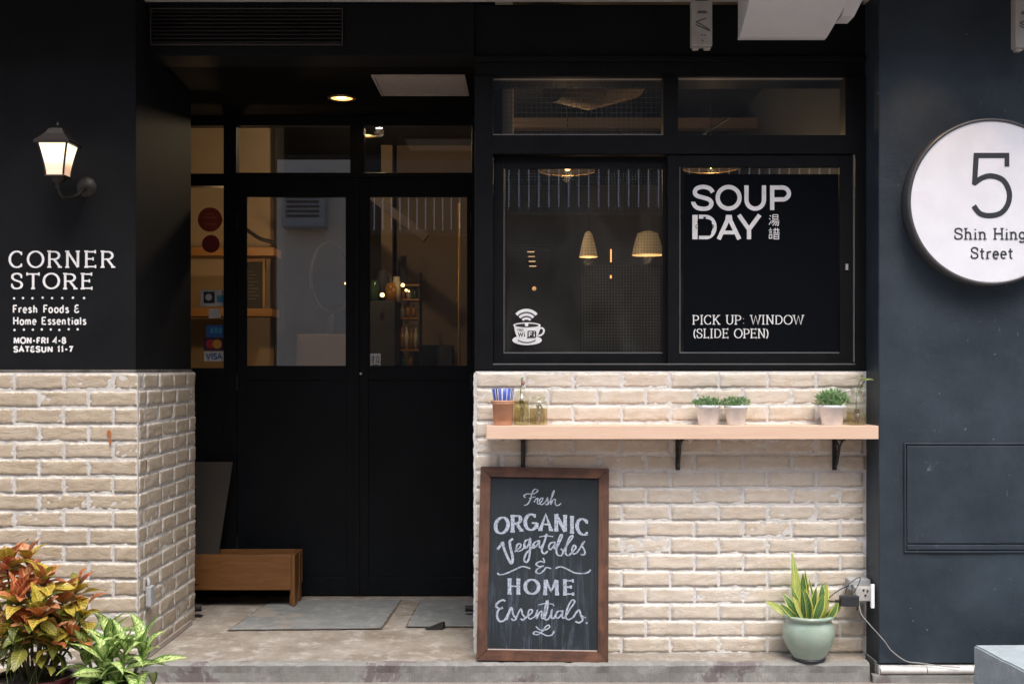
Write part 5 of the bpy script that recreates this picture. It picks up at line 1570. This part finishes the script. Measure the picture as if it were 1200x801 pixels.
# bell push on the return side
D_b = 5.10; zc = PZ(698, D_b); yb = D_b - 5
bl = thing('wall_socket', (XL, yb, zc), 'small weathered white switch box on the side of the brick corner', 'switch box')
b = MB(); b.box(XL + .004, XL + .030, yb - .022, yb + .035, zc - .045, zc + .045, bev=.007); b.build('box_body', M_grey, bl)
b = MB(); b.tube([(XL + .012, yb + .0, zc + .047), (XL + .012, yb, zc + .068), (XL + .004, yb + .01, zc + .078)], .008, 8); b.build('cable_gland', M_grey, bl)

# sockets, adapter and cables at the right
sk = thing('power_socket', (PX(1000, 5.1), .12, .35), 'white double power socket beside the blue pillar with tangled leads', 'power socket')
def sb(x0, x1, y0, y1, yt, yb, D, name, mat, par, bev=.004): q = MB(); q.box(PX(x0, D), PX(x1, D), y0, y1, PZ(yb, D), PZ(yt, D), bev=bev); return q.build(name, mat, par)
sb(993, 1018, .09, .158, 677.5, 690, 5.12, 'back_box', M_grey, sk)
sb(1001, 1023, .040, .0895, 687, 703, 5.06, 'socket_face', plain('off white socket', (.50, .49, .47), .4), sk)
sb(1020.3, 1024.5, -.006, .006, 684, 712, 5.0, 'trunking_end', M_whitepl, sk, .002)
for (hx_, hy_) in ((1012, 691), (1016.5, 692), (1014, 697)):
    q = MB(); q.lathe([(.0001, .002), (.005, .002)], c=(PX(hx_, 5.04), .0395, PZ(hy_, 5.04)), n=8, axis='Y'); q.build('pin_hole', M_ink, sk)
ad = thing('power_adapter', (PX(995, 5.04), .04, PZ(709, 5.04)), 'dark grey plug in power adapter hanging from the white socket', 'power adapter')
sb(984, 1006, .002, .038, 697, 709.5, 5.02, 'adapter_body', M_darkpl, ad, .006)
q = MB(); q.tube([(PX(984.5, 5.02), .02, PZ(703.5, 5.02)), (PX(979, 5.02), .022, PZ(703.8, 5.02))], .006, 8); q.build('strain_relief', M_rubber, ad)
def sp3(pts, n=8):
    out = []; P = [pts[0]] + list(pts) + [pts[-1]]
    for i in range(1, len(P) - 2):
        for k in range(n):
            t = k / n
            out.append(tuple(.5 * (2 * P[i][j] + (P[i + 1][j] - P[i - 1][j]) * t + (2 * P[i - 1][j] - 5 * P[i][j] + 4 * P[i + 1][j] - P[i + 2][j]) * t * t + (3 * P[i][j] - P[i - 1][j] - 3 * P[i + 1][j] + P[i + 2][j]) * t ** 3) for j in range(3)))
    out.append(tuple(pts[-1])); return out
def C3(px, py, D): return (PX(px, D), D - 5, PZ(py, D))
q = MB(); q.tube(sp3([C3(979, 703.8, 5.02), C3(970, 702, 5.06), C3(985, 690, 5.12), C3(1000, 686, 5.08), C3(1006, 700, 5.05), C3(1004, 715, 5.02)]), .0022, 6)
q.tube(sp3([C3(990, 696, 5.04), C3(995, 684, 5.05), C3(1008, 676, 5.06), C3(1003, 690, 5.04), C3(993, 700, 5.03)]), .0018, 6); lone('adapter_lead', q, M_rubber, 'short dark lead looped round the wall socket', 'cable')
q = MB(); q.tube(sp3([C3(1006, 702, 5.03), C3(1009, 718, 5.0), C3(1018, 730, 4.985), C3(1036, 750, 4.985), C3(1045, 762, 4.985), C3(1062, 774, 4.985), C3(1080, 776.5, 4.985), C3(1100, 779.3, 4.982), C3(1125, 781.5, 4.975)]), .0022, 6)
lone('trailing_cable', q, plain('grey white cable', (.35, .35, .34), .5), 'thin pale cable trailing down the foot of the blue pillar', 'cable')

# concrete block bottom right
cbk = MB()
D0 = 4.55
Zt = PZ(755, 4.83)
p_ = [C3(1140, 755, 4.83), ]
xa, ya = PX(1141, 4.83), -.17
A = Vector((xa, ya)); d1 = Vector((PX(1192, 4.47) - xa, (4.47 - 5) - ya)); d1n = d1.normalized(); d2n = Vector((-d1n.y, d1n.x))
def corner(u, v): q = A + d1n * u + d2n * v; return q
bm = bmesh.new()
cs = [corner(0, 0), corner(.9, 0), corner(.9, 0) + Vector((1.4, .0)), A + Vector((1.4, 0.02))]
vb = [bm.verts.new((c.x, c.y, ZG - .02)) for c in cs]; vt = [bm.verts.new((c.x, c.y, Zt)) for c in cs]
bm.faces.new(vt); bm.faces.new(vb[::-1])
for i in range(4): bm.faces.new([vb[i], vb[(i + 1) % 4], vt[(i + 1) % 4], vt[i]])
bmesh.ops.bevel(bm, geom=bm.edges[:], offset=.006, segments=2, affect='EDGES')
bmesh.ops.subdivide_edges(bm, edges=[e for e in bm.edges if e.calc_length() > .1], cuts=14, use_grid_fill=True)
for v in bm.verts: v.co += .004 * Vector((noise.noise(v.co * 18), noise.noise(v.co * 18 + Vector((5, 0, 0))), noise.noise(v.co * 18 + Vector((0, 5, 0)))))
bm.verts.index_update()
cbk.add([v.co[:] for v in bm.verts], [[v.index for v in f.verts] for f in bm.faces]); bm.free()
lone('concrete_block', cbk, M_block, 'pale blue grey concrete block standing in front of the blue pillar', 'concrete block')

# ------------------------------------------------------------------ wall lantern
DLn = 4.85; lx = PX(68, DLn); ly = -.15; zt2, zb3 = PZ(170.5, DLn), PZ(206, DLn)
ln = thing('wall_lantern', (lx, ly, zb3), 'lit black coach lantern on the wall above the corner store lettering', 'wall lamp')
M_lan = emit_mat('lit frosted lantern glass', (1, .66, .32), 3.4, (.8, .7, .6))
nt_ = M_lan.node_tree; b_ = nt_.nodes['Principled BSDF']
tc = nt_.nodes.new('ShaderNodeTexCoord'); sp_ = nt_.nodes.new('ShaderNodeSeparateXYZ'); nt_.links.new(tc.outputs['Generated'], sp_.inputs[0])
nt_.links.new(ramp(nt_, sp_.outputs['Z'], [(.0, (1, .50, .22)), (.30, (1, .55, .25)), (.45, (1, .80, .52)), (1, (1, .84, .58))]), b_.inputs['Emission Color'])
rr_ = nt_.nodes.new('ShaderNodeMapRange'); nt_.links.new(sp_.outputs['Z'], rr_.inputs[0]); rr_.inputs[1].default_value = .2; rr_.inputs[2].default_value = .6; rr_.inputs[3].default_value = .30; rr_.inputs[4].default_value = .85
nt_.links.new(rr_.outputs[0], b_.inputs['Emission Strength'])
ht, hb = .060, .037
def lh(t): return lerp(hb, ht, t ** 1.35)
H_ = zt2 - zb3
for k in range(4):
    vs = []; nn = 8
    for i in range(nn + 1):
        t = i / nn; h = lh(t)
        for s_ in (-.94, .94):
            p = Matrix.Rotation(k * pi / 2, 3, 'Z') @ Vector((s_ * h, -h, 0)); vs.append((lx + p.x, ly + p.y, zb3 + t * H_))
    mb = MB(); mb.add(vs, [(2 * i, 2 * i + 1, 2 * i + 3, 2 * i + 2) for i in range(nn)], smooth=True); mb.build('glass_pane', M_lan, ln, fixn=False)
    e = MB(); e.tube([(lx + (Matrix.Rotation(k * pi / 2, 3, 'Z') @ Vector((lh(i / 8), -lh(i / 8), 0))).x, ly + (Matrix.Rotation(k * pi / 2, 3, 'Z') @ Vector((lh(i / 8), -lh(i / 8), 0))).y, zb3 + i / 8 * H_) for i in range(9)], .0042, 6); e.build('glazing_bar', M_iron, ln)
M_roof = plain('weathered bronze', (.016, .012, .009), .5, .2)
mb = MB(); hh = ht + .014
prof = [(hh, 0), (hh, .010), (hh * .80, .024), (hh * .55, .045), (hh * .36, .068), (hh * .15, .074), (.004, .078)]
vs = [];
for (r, z) in prof:
    for (a, c) in ((-1, -1), (1, -1), (1, 1), (-1, 1)): vs.append((lx + a * r, ly + c * r, zt2 + z))
fs = [(i * 4 + k, i * 4 + (k + 1) % 4, (i + 1) * 4 + (k + 1) % 4, (i + 1) * 4 + k) for i in range(len(prof) - 1) for k in range(4)] + [(0, 3, 2, 1)]
mb.add(vs, fs); mb.build('lantern_roof', M_roof, ln)
mb = MB(); mb.lathe([(.0001, 0), (.006, .002), (.010, .008), (.006, .015), (.003, .020), (.0001, .026)], c=(lx, ly, zt2 + .076), n=14); mb.build('finial', M_roof, ln)
mb = MB(); mb.box(lx - hb - .005, lx + hb + .005, ly - hb - .005, ly + hb + .005, zb3 - .010, zb3 - .001, bev=.002); mb.lathe([(.034, -.010), (.030, -.02), (.012, -.032), (.010, -.045), (.014, -.05), (.0001, -.058)], c=(lx, ly, zb3), n=20); mb.build('lantern_base', M_roof, ln)
mb = MB(); mb.tube(sp3([(lx, ly, zb3 - .05), (lx + .01, ly + .03, zb3 - .085), (lx + .035, ly + .09, zb3 - .075), (lx + .05, ly + .13, zb3 - .045), (lx + .055, .02, zb3 - .02)]), .008, 10); mb.build('arm', M_roof, ln)
mb = MB(); mb.lathe([(.0001, .020), (.018, .018), (.036, .010), (.044, .003), (.046, 0)], c=(lx + .055, .021, zb3 - .02), n=28, axis='Y'); mb.build('wall_plate', M_roof, ln)

# ------------------------------------------------------------------ things under the slab at the top of the view
def utility(px0, px1, pyb, D, label):
    t_ = thing('junction_box', (PX((px0 + px1) / 2, D), D - 5, PZ(pyb, D)), label, 'junction box', 'grey white boxes hanging below the slab')
    x0, x1 = PX(px0, D), PX(px1, D); zb = PZ(pyb, D)
    b = MB(); b.box(x0, x1, D - 5, D - 5 + .05, zb + .012, ZS - .05, bev=.006); b.build('box_body', M_util, t_)
    b = MB(); b.box(x0 + .006, x0 + .034, D - 5 + .008, D - 5 + .04, zb, zb + .0115, bev=.004); b.build('lug', M_util, t_)
    b = MB(); b.box(x1 - .034, x1 - .006, D - 5 + .008, D - 5 + .04, zb, zb + .0115, bev=.004); b.build('lug', M_util, t_)
    b = MB(); b.box(x0 + .02, x1 - .02, D - 5 + .01, D - 5 + .04, ZS - .049, ZS - .001); b.build('bracket', M_iron, t_)
    b = MB(); ym = D - 5 - .001; w = x1 - x0
    mm = lambda u, v, off: (x0 + u * w, ym - off, zb + .012 + v * .165)
    for s_ in ([(.25, .86), (.75, .86)], [(.3, .90), (.7, .90)], [(.2, .62), (.7, .72)], [(.2, .62), (.45, .56), (.85, .42)], [(.2, .55), (.9, .38)], [(.45, .28), (.55, .28)], [(.60, .27), (.68, .27)], [(.48, .13), (.56, .13)]):
        ribbon(b, s_, .035, mm)
    b.build('printed_marks', plain('grey print', (.10, .10, .10), .6), t_, fixn=False)
M_util = paint('aged white casing', (.42, .40, .37), (.34, .32, .30), rough=.6, ns=14)
utility(810.5, 835, 57, 4.98, 'small pale box with faded print hanging left of the white duct')
utility(1190, 1214, 59, 4.85, 'small pale box hanging at the right edge above the round sign')
# curved white duct: profile in Y-Z, run along X
M_duct = paint('white duct paint', (.60, .60, .61), (.54, .54, .55), rough=.5, ns=4)
Dd = 4.55
du = thing('white_duct', (PX(935, Dd), -.45, PZ(45, Dd)), 'white curved duct housing hanging under the slab above the window', 'duct')
def duct_shape(name, ptop, pbot, Dt, Db, xl_t, xl_b, xr_t, xr_b, yback, el, er, nn=14):
    vs = []
    for i in range(nn + 1):
        t = i / nn
        D = lerp(Dt, Db, t ** 1.8); py = lerp(ptop, pbot, t)
        z = min(PZ(py, D), ZS - .002)
        vs += [(PX(lerp(xl_t, xl_b, t ** el), D), D - 5, z), (PX(lerp(xr_t, xr_b, t ** er), D), D - 5, z), (PX(lerp(xr_t, xr_b, t ** er), D), yback, z), (PX(lerp(xl_t, xl_b, t ** el), D), yback, z)]
    fs = [(i * 4 + k, i * 4 + (k + 1) % 4, (i + 1) * 4 + (k + 1) % 4, (i + 1) * 4 + k) for i in range(nn) for k in range(4)] + [(nn * 4, nn * 4 + 1, nn * 4 + 2, nn * 4 + 3)]
    m = MB(); m.add(vs, fs)
    return m.build(name, M_duct, du)
duct_shape('duct_body', -54, 44, 4.55, 4.86, 884, 866.5, 1012, 969, -.10, 1.8, 1.4)
duct_shape('duct_collar', -54, 19.5, 4.60, 4.78, 1004, 986, 1028, 1001, -.12, 1.2, 1.4)

# ------------------------------------------------------------------ INTERIOR
XI0, XI1, YI1, ZI = -3.2, XR1 - .02, 6.2, 3.05
b = MB(); b.box(XI0, XI1, YD + .06, YI1, -.05, -.004); b.box(XR0 + .125, XI1, YR + .26, YD + .06, -.05, -.004); struct('shop_floor', b, M_infloor)
b = MB(); b.box(XI0, XI1 + .1, YD + .2, YI1, ZI, ZI + .1); b.box(XR0 + .001, XI1, YR + .252, YD + .2, ZI, ZI + .1); struct('shop_ceiling', b, M_indark)
b = MB(); b.box(XI0 - .1, XI1 + .1, YI1, YI1 + .1, -.05, ZI); struct('shop_back_wall', b, M_inbrown)
b = MB(); b.box(XI1, XI1 + .08, YR + .26, YI1, -.05, ZI); struct('shop_side_wall', b, M_indark)
b = MB(); b.box(XI0 - .1, XI0, YE, YI1, -.05, ZI); struct('shop_left_wall', b, M_inwall)
b = MB(); b.box(XI0, dx(150) - .001, YD - .02, YD + .05, -.02, ZC + .2); struct('shop_front_wall', b, M_black)
b = MB(); b.box(dx(150), XR0 + .03, YD + .0, YD + .05, dz(125) + .001, ZI - .001); struct('shop_upper_wall', b, M_black)
# pier of beige wall that carries the shelves
yp = 2.9; Dp_ = yp + 5
b = MB(); b.box(XI0 + .001, PX(321, Dp_), yp, yp + .25, -.003, ZI - .001); struct('shop_pier_wall', b, M_inwall)
b = MB(); b.box(PX(322, Dp_ - .02), PX(325, Dp_ - .02), yp - .03, yp + .2, 0, ZI - .002); struct('shop_wall_trim', b, M_indark)
# partition seen through the right door
yq = 4.2; Dq = yq + 5
b = MB(); b.box(PX(465, Dq), PX(590, Dq), yq, yq + .1, -.003, ZI - .001); struct('shop_partition', b, M_inbrown)
b = MB(); b.box(PX(447, Dq), PX(460, Dq), yq - .02, yq + .1, -.003, ZI - .001); struct('shop_post', b, M_inwall)

def ishelf(x0, x1, py, D, th, label, dy=.22, slope=0):
    o = MB(); zc_ = PZ(py, D); o.box(PX(x0, D), PX(x1, D), D - 5, D - 5 + dy, zc_ - th / 2, zc_ + th / 2, bev=.003)
    q = o.build('wall_shelf', M_inwood); tag(q, label, 'shelf', 'lit wooden shelves inside the shop'); return q
ishelf(205, 321, 294.5, 7.55, .055, 'upper lit wooden shelf seen through the left door glass')
ishelf(205, 319, 366, 7.55, .05, 'lower lit wooden shelf under the framed board inside the left door')
fb = thing('framed_board', (PX(298, 7.8), 2.8, PZ(362, 7.8)), 'small framed menu board between the two lit shelves inside', 'framed board')
b = MB(); b.box(PX(284, 7.7), PX(308, 7.7), 2.70, 2.72, PZ(361, 7.7), PZ(307, 7.7)); b.build('board_face', M_ink, fb)
b = MB(); b.box(PX(308.2, 7.7), PX(311, 7.7), 2.69, 2.72, PZ(361, 7.7), PZ(303, 7.7)); b.box(PX(284, 7.7), PX(308, 7.7), 2.69, 2.72, PZ(306.5, 7.7), PZ(303.5, 7.7)); b.build('frame', M_inwood, fb)
mb = MB(); mm = lambda x, y, off: (PX(x, 7.7), 2.698 - off, PZ(y, 7.7))
for k in range(9): ribbon(mb, [(288, 318 + k * 4), (288 + 8 + (k * 5) % 9, 318 + k * 4)], .7, mm)
mb.build('chalk_lines', plain('faint chalk', (.2, .18, .15), .8), fb, fixn=False)
# hanging basket shapes on the upper shelf
q = MB(); q.tube(sp3([C3(288, 268, 7.5), C3(296, 274, 7.5), C3(306, 280, 7.5), C3(322, 284, 7.5)]), .012, 8); lone('shelf_rail', q, M_iron, 'black rail above the upper lit shelf inside the shop', 'rail')
# round hoop standing inside
D_h = 8.2
hp = thing('hoop', (PX(385, D_h), 3.2, PZ(365, D_h)), 'tall round dark hoop seen edge on through the left door glass', 'hoop')
q = MB(); cxh, czh = PX(388, D_h), PZ(326, D_h)
q.tube([(cxh + .11 * cos(t * pi / 20), 3.2 + .20 * cos(t * pi / 20), czh + .25 * sin(t * pi / 20)) for t in range(41)], .014, 8, caps=False); q.build('rim', plain('dull brown rim', (.04, .03, .022), .6), hp)
q = MB(); q.box(cxh - .02, cxh + .02, 3.18, 3.22, czh - .40, czh - .25); q.build('stand', M_iron, hp)
q = MB(); q.box(cxh - .22, cxh + .22, 3.05, 3.35, 0, czh - .40, bev=.01)
lone('display_crate', q, M_inbrown, 'brown display crate under the round hoop inside the shop', 'crate')
# bottle rack
D_k = 8.3
rk = thing('bottle_rack', (PX(478, D_k), 3.3, 0), 'narrow wooden rack of bottles seen through the right door glass', 'rack')
x0k, x1k = PX(466, D_k), PX(491, D_k)
b = MB(); b.box(x0k - .006, x0k, 3.3, 3.5, 0, PZ(303, D_k)); b.box(x1k, x1k + .006, 3.3, 3.5, 0, PZ(318, D_k)); b.build('upright', M_iron, rk)
for py in (333, 350, 372, 409, 430):
    b = MB(); b.box(x0k + .001, x1k - .001, 3.3, 3.5, PZ(py, D_k) - .012, PZ(py, D_k)); b.build('shelf_board', M_inwood, rk)
def ibottle(px, py, h, r, c, D, label):
    mb = MB(); mb.lathe([(.0001, 0), (r, 0), (r, h * .6), (r * .4, h * .75), (r * .38, h), (.0001, h)], c=(PX(px, D), D - 5 + .06, PZ(py, D) + .0005), n=14)
    lone('bottle', mb, c, label, 'bottle', 'bottles on the rack inside the right door')
M_amb = plain('amber bottle', (.35, .16, .03), .15); M_pal = plain('pale bottle', (.55, .50, .38), .15); M_grb = plain('green bottle', (.05, .10, .04), .15)
for i, (px, py, h, c) in enumerate(((471, 350, .10, M_amb), (478, 350, .10, M_pal), (485, 350, .09, M_grb), (470, 372, .10, M_pal), (477, 372, .11, M_amb), (484, 372, .10, M_amb), (470, 409, .17, M_amb), (475.5, 409, .18, M_pal), (481, 409, .17, M_amb), (486.5, 409, .17, M_pal), (472, 430, .10, M_grb), (480, 430, .11, M_amb))):
    col = {M_amb: 'amber', M_pal: 'pale', M_grb: 'green'}[c]
    row = {350: 'top', 372: 'second', 409: 'third', 430: 'bottom'}[py]
    ibottle(px, py, h, .017, c, D_k, f'{col} bottle on the {row} row of the rack, ' + ('at the left end' if px < 474 else 'at the right end' if px > 483 else 'in the middle' if px < 480 and py != 409 or px < 479 else 'right of the middle'))
# dark counter at the lower middle with small goods
b = MB(); b.box(PX(432, 8.0), PX(463, 8.0), 3.0, 3.5, 0, PZ(352, 8.0), bev=.01); lone('shop_counter', b, M_indark, 'dark counter left of the bottle rack inside the shop', 'counter')
for k, (px_, h_, r_, mt_, lb_) in enumerate(((436, .15, .035, M_grb, 'tall dark green canister at the left end of the shop counter'), (445, .22, .045, M_indark, 'tallest black canister on the shop counter'), (455, .13, .040, M_amb, 'short amber jar on the shop counter'), (461, .18, .03, M_pal, 'slim pale canister at the right end of the shop counter'))):
    q = MB(); q.lathe([(.0001, 0), (r_, 0), (r_, h_ * .8), (r_ * .8, h_ * .86), (r_ * .8, h_), (.0001, h_)], c=(PX(px_, 8.0), 3.15 + .05 * (k % 2), PZ(352, 8) + .001), n=16); lone('canister', q, mt_, lb_, 'canister', 'canisters on the shop counter')
q = MB(); q.tube([(PX(538, 7.4), 2.4, 0), (PX(538, 7.4), 2.4, PZ(238, 7.4))], .008, 8); lone('light_line_pole', q, plain('brass', (.55, .36, .13), .3, .7), 'thin brass pole added for a warm light line at the right side of the right door glass', 'pole')  # pole put in to imitate a vertical line of warm light
q = MB(); q.box(-.03, .03, -.03, .03, -.32, .32, M=Matrix.Translation(C3(458, 247, 8.2)) @ Matrix.Rotation(radians(-52), 4, 'Y')); lone('stair_string', q, plain('dark brown timber', (.06, .035, .02), .6), 'brown slanting timber at the top left of the right door glass', 'timber')
q = MB(); q.box(PX(470, 8.9), PX(476, 8.9), 3.88, 3.92, PZ(350, 8.9), PZ(300, 8.9)); q.box(PX(484, 8.9), PX(530, 8.9), 3.9, 4.15, PZ(434, 8.9), PZ(404, 8.9), bev=.01); lone('display_stand', q, M_indark, 'dark low display stand against the brown wall inside', 'display stand')
# string of warm fairy bulbs (small, lit) around the counter
ML = emit_mat('warm filament', (1, .55, .18), 4)
def bulb(px, py, D, r, label, group=None, m=None, cat='light bulb'):
    t_ = MB(); t_.lathe([(.0001, -r), (r * .8, -r * .6), (r, 0), (r * .7, r * .7), (.0001, r)], c=C3(px, py, D), n=10); o = t_.build('light_bulb', m or ML); tag(o, label, cat, group); return o
bulb(472, 334, 8.1, .014, 'bright small bulb over the bottle rack inside', 'small warm bulbs inside the shop')
bulb(476, 340, 8.1, .010, 'tiny bulb just above the top bottles', 'small warm bulbs inside the shop')
bulb(448, 345.5, 7.9, .016, 'bulb beside the basket on the counter', 'small warm bulbs inside the shop')
bulb(479, 341, 8.0, .006, 'faint bulb right of the tiny one over the rack', 'small warm bulbs inside the shop')
bulb(405, 332, 8.0, .008, 'faint bulb at the right side of the left door glass', 'small warm bulbs inside the shop')

# pendants behind the left window
def light(parent, loc_w, e, c, r=.03, kind='POINT'):
    l = bpy.data.lights.new('lamp_light', kind); l.energy = e; l.color = c; l.shadow_soft_size = r
    o = bpy.data.objects.new('lamp_light', l); link(o, parent); o.location = Vector(loc_w) - WL[parent.name]; return o
M_shade = emit_mat('lit paper shade', (1, .62, .30), .07, (.75, .62, .42))
M_shade2 = emit_mat('lit wide paper shade', (1, .66, .32), .04, (.75, .62, .42))
def pend(px, pyt, pyb, rb, rt, D, label, mat, e):
    x, y = PX(px, D), D - 5; zb = PZ(pyb, D); zt = PZ(pyt, D)
    t_ = thing('pendant_lamp', (x, y, zb), label, 'pendant lamp', 'lit pendant lamps behind the left window')
    mb = MB(); mb.lathe([(rb, 0), (lerp(rb, rt, .5), (zt - zb) * .55), (rt, (zt - zb) * .92), (rt * .4, (zt - zb)), (.003, (zt - zb))], c=(x, y, zb), n=28); mb.build('lamp_shade', mat, t_)
    mb = MB(); mb.tube([(x, y, zt), (x, y, ZI)], .003, 6); mb.build('cord', M_iron, t_)
    mb = MB(); mb.lathe([(.0001, -.025), (.02, -.01), (.022, .01), (.01, .03), (.0001, .03)], c=(x, y, zb + (zt - zb) * .45), n=12); mb.build('bulb', ML, t_)
    light(t_, (x, y, zb - .03), e, (1, .66, .36))
pend(689.5, 271, 301, .063, .024, 7.8, 'narrow cone shaped lit pendant lamp seen through the window glass', M_shade, .45)
pend(759, 271, 299, .110, .070, 8.0, 'wide lit pendant lamp shade near the window post', M_shade2, .45)
for (px, pyc, e, lab) in ((665, 200.5, 2.2, 'flat disc pendant at the top of the left window'), (833, 197.5, 2.0, 'flat disc pendant at the top of the right window')):
    D = 6.6; x, y, z = PX(px, D), D - 5, PZ(pyc, D)
    t_ = thing('disc_lamp', (x, y, z), lab, 'pendant lamp', 'flat disc lamps at the window head')
    mb = MB(); mb.lathe([(.158, 0), (.157, .006), (.06, .035), (.03, .06), (.0001, .06)], c=(x, y, z), n=40); mb.build('lamp_shade', plain('dark enamel ' + lab[-12:], (.03, .025, .02), .4), t_)
    mb = MB(); mb.tube([(x + .158 * cos(t * pi / 24), y + .158 * sin(t * pi / 24), z) for t in range(49)], .0035, 6, caps=False); mb.build('rim', plain('brass rim', (.7, .45, .2), .25, .8), t_)
    mb = MB(); mb.lathe([(.0001, -.012), (.016, -.004), (.016, .008), (.0001, .02)], c=(x, y, z + .012), n=12); mb.build('bulb', ML, t_)
    mb = MB(); mb.tube([(x, y, z + .06), (x, y, ZI)], .003, 6); mb.build('cord', M_iron, t_)
    light(t_, (x, y, z + .10), e, (1, .66, .36)); light(t_, (x, y, z - .03), e * .55, (1, .66, .36))
MF = emit_mat('orange filament glow', (1, .32, .10), 1.6)
q = MB(); q.tube([C3(716, 292, 8.6), C3(716, 307, 8.6)], .006, 6); lone('filament_or_reflection', q, MF, 'tall glowing filament between the two pendant lamps', 'light bulb')
q = MB(); q.tube([C3(716, 322.5, 8.6), C3(716, 326, 8.6)], .008, 6); lone('filament_or_reflection', q, MF, 'short glowing stub imitating the reflection of the tall filament', 'light bulb')  # reflection of the filament above, built as a glowing tube
for k in range(4):
    q = MB(); q.tube([C3(618 + k * .8, 295 + k * 5.6, 8.4), C3(626 + k * .8, 295 + k * 5.6, 8.4)], .004, 6)
    lone('light_strip', q, emit_mat('dim strip', (1, .6, .3), .55), ('topmost' if k == 0 else 'second' if k == 1 else 'third' if k == 2 else 'lowest') + ' of four stacked thin light strips behind the left window', 'light strip', 'stacked light strips behind the left window')
bulb(626, 338, 8.4, .016, 'dim bulb at the left of the window below the strips', None, emit_mat('dim bulb', (1, .5, .2), .5))
# dark furniture mass in the window
b = MB(); b.box(PX(683, 8.7), PX(800, 8.7), 3.7, 4.0, 0, PZ(310, 8.7), bev=.01); lone('tall_cabinet', b, M_indark, 'dark tall cabinet behind the window below the pendant lamps', 'cabinet')
# inside the transom over the window: a beam and a pipe
b = MB(); b.box(rx(578), rx(600), YR + .27, YR + .9, PZ(160, 5.5), ZI - .001, bev=.005); lone('corner_post', b, M_inwall, 'beige post at the left end of the upper window inside', 'post')
q = MB(); q.tube([C3(650, 100, 6.2), C3(690, 110, 6.4), C3(740, 98, 6.8)], .09, 14); lone('ceiling_pipe', q, M_inbrown, 'wide beige pipe elbow under the shop ceiling', 'pipe')
q = MB(); q.tube([C3(824, 157, 6.2), C3(854, 138, 6.6)], .006, 6); lone('metal_rod', q, M_grey, 'thin slanting metal rod behind the upper right window', 'rod')
b = MB(); b.box(PX(560, 7.5), PX(1000, 7.5), 2.5, 2.6, PZ(150, 7.5), PZ(138, 7.5)); lone('ceiling_beam', b, M_inbrown, 'brown beam crossing behind the upper shop windows', 'beam')
# unseen bulb added for a warm glow on the beige wall and shelf
bx_, by_, bz_ = PX(270.5, 7.0), 2.0, 2.02
cl = thing('pendant_lamp', (bx_, by_, bz_), 'unseen bare bulb added behind the door post to warm the beige wall', 'pendant lamp')
mb = MB(); mb.lathe([(.0001, -.03), (.022, -.012), (.024, .008), (.011, .035), (.0001, .035)], c=(bx_, by_, bz_), n=14); mb.build('bulb', ML, cl)
mb = MB(); mb.tube([(bx_, by_, bz_ + .035), (bx_, by_, ZI)], .003, 6); mb.build('cord', M_iron, cl)
light(cl, (bx_, by_ - .06, bz_ - .05), 3.8, (1, .60, .28), .03)
c2 = thing('track_light', (PX(445, 7.8), 2.8, 2.62), 'small white ceiling spotlight seen in the right transom', 'spotlight')
px2, D2 = 444, 7.2
WL[c2.name] = Vector((PX(px2, D2), D2 - 5, PZ(149.5, D2))); c2.location = WL[c2.name]
o = MB(); o.lathe([(.0001, -.004), (.022, -.002), (.024, .006), (.0001, .02)], c=WL[c2.name], n=16); o.build('lamp', emit_mat('cool spot', (.8, .9, 1), 14), c2)
light(c2, WL[c2.name] + Vector((0, 0, -.03)), 13, (1, .72, .45), .03)

# ------------------------------------------------------------------ the other side of the street and the floors above
b = MB(); b.box(-7, 7, .161, 6.6, 3.2, 4.2)
o = b.build('upper_building', paint('grey render above', (.33, .32, .31), rough=.9)); tag(o, 'grey rendered upper floors above the shopfront slab', 'building')
YO = -9.5
op = thing('building', (0, YO - 1, ZG), 'narrow street building opposite, seen reflected in the shop glass', 'building')
M_ow = paint('off white render opposite', (.84, .71, .58), (.74, .62, .51), rough=.9, ns=2)
M_og = paint('grey brown render opposite', (.24, .21, .19), (.2, .18, .16), rough=.9, ns=2)
M_od = paint('dark shop opposite', (.03, .03, .032), rough=.6)
b = MB(); b.box(-12, -2.62, YO - 3, YO, ZG, 7.5); b.build('wall', M_ow, op)
b = MB(); b.box(-2.62, 12, YO - 3, YO, 3.3, 7.5); b.build('wall', M_og, op)
b = MB(); b.box(-2.62, 12, YO - 3, YO - .35, ZG, 3.3); b.build('shop_recess', M_od, op)
b = MB(); b.box(-2.4, 5, YO + .001, YO + .05, 3.34, 5.6); b.build('balcony_opening', M_od, op)
M_bar = plain('white balcony bars', (.88, .87, .85), .5)
barm = MB(); barm.box(-.008, .008, -.008, .008, 0, .76); bar_me = barm.mesh('bar', M_bar)
for k in range(58): place('bar', bar_me, (-2.35 + k * .127, YO + .30, 3.30), (0, 0, 0), op)
b = MB(); b.box(-2.42, 5.02, YO + .26, YO + .34, 3.25, 3.31); b.build('rail', M_iron, op)
ac = thing('air_conditioner', (-3.25, YO + .2, 3.4), 'grey air conditioner unit on the opposite building', 'air conditioner')
b = MB(); b.box(-3.6, -2.95, YO + .01, YO + .36, 3.35, 4.05, bev=.03); b.build('casing', M_grey, ac)
for k in range(6): b = MB(); b.box(-3.52, -3.03, YO + .361, YO + .37, 3.5 + k * .07, 3.535 + k * .07); b.build('slat', M_darkpl, ac)
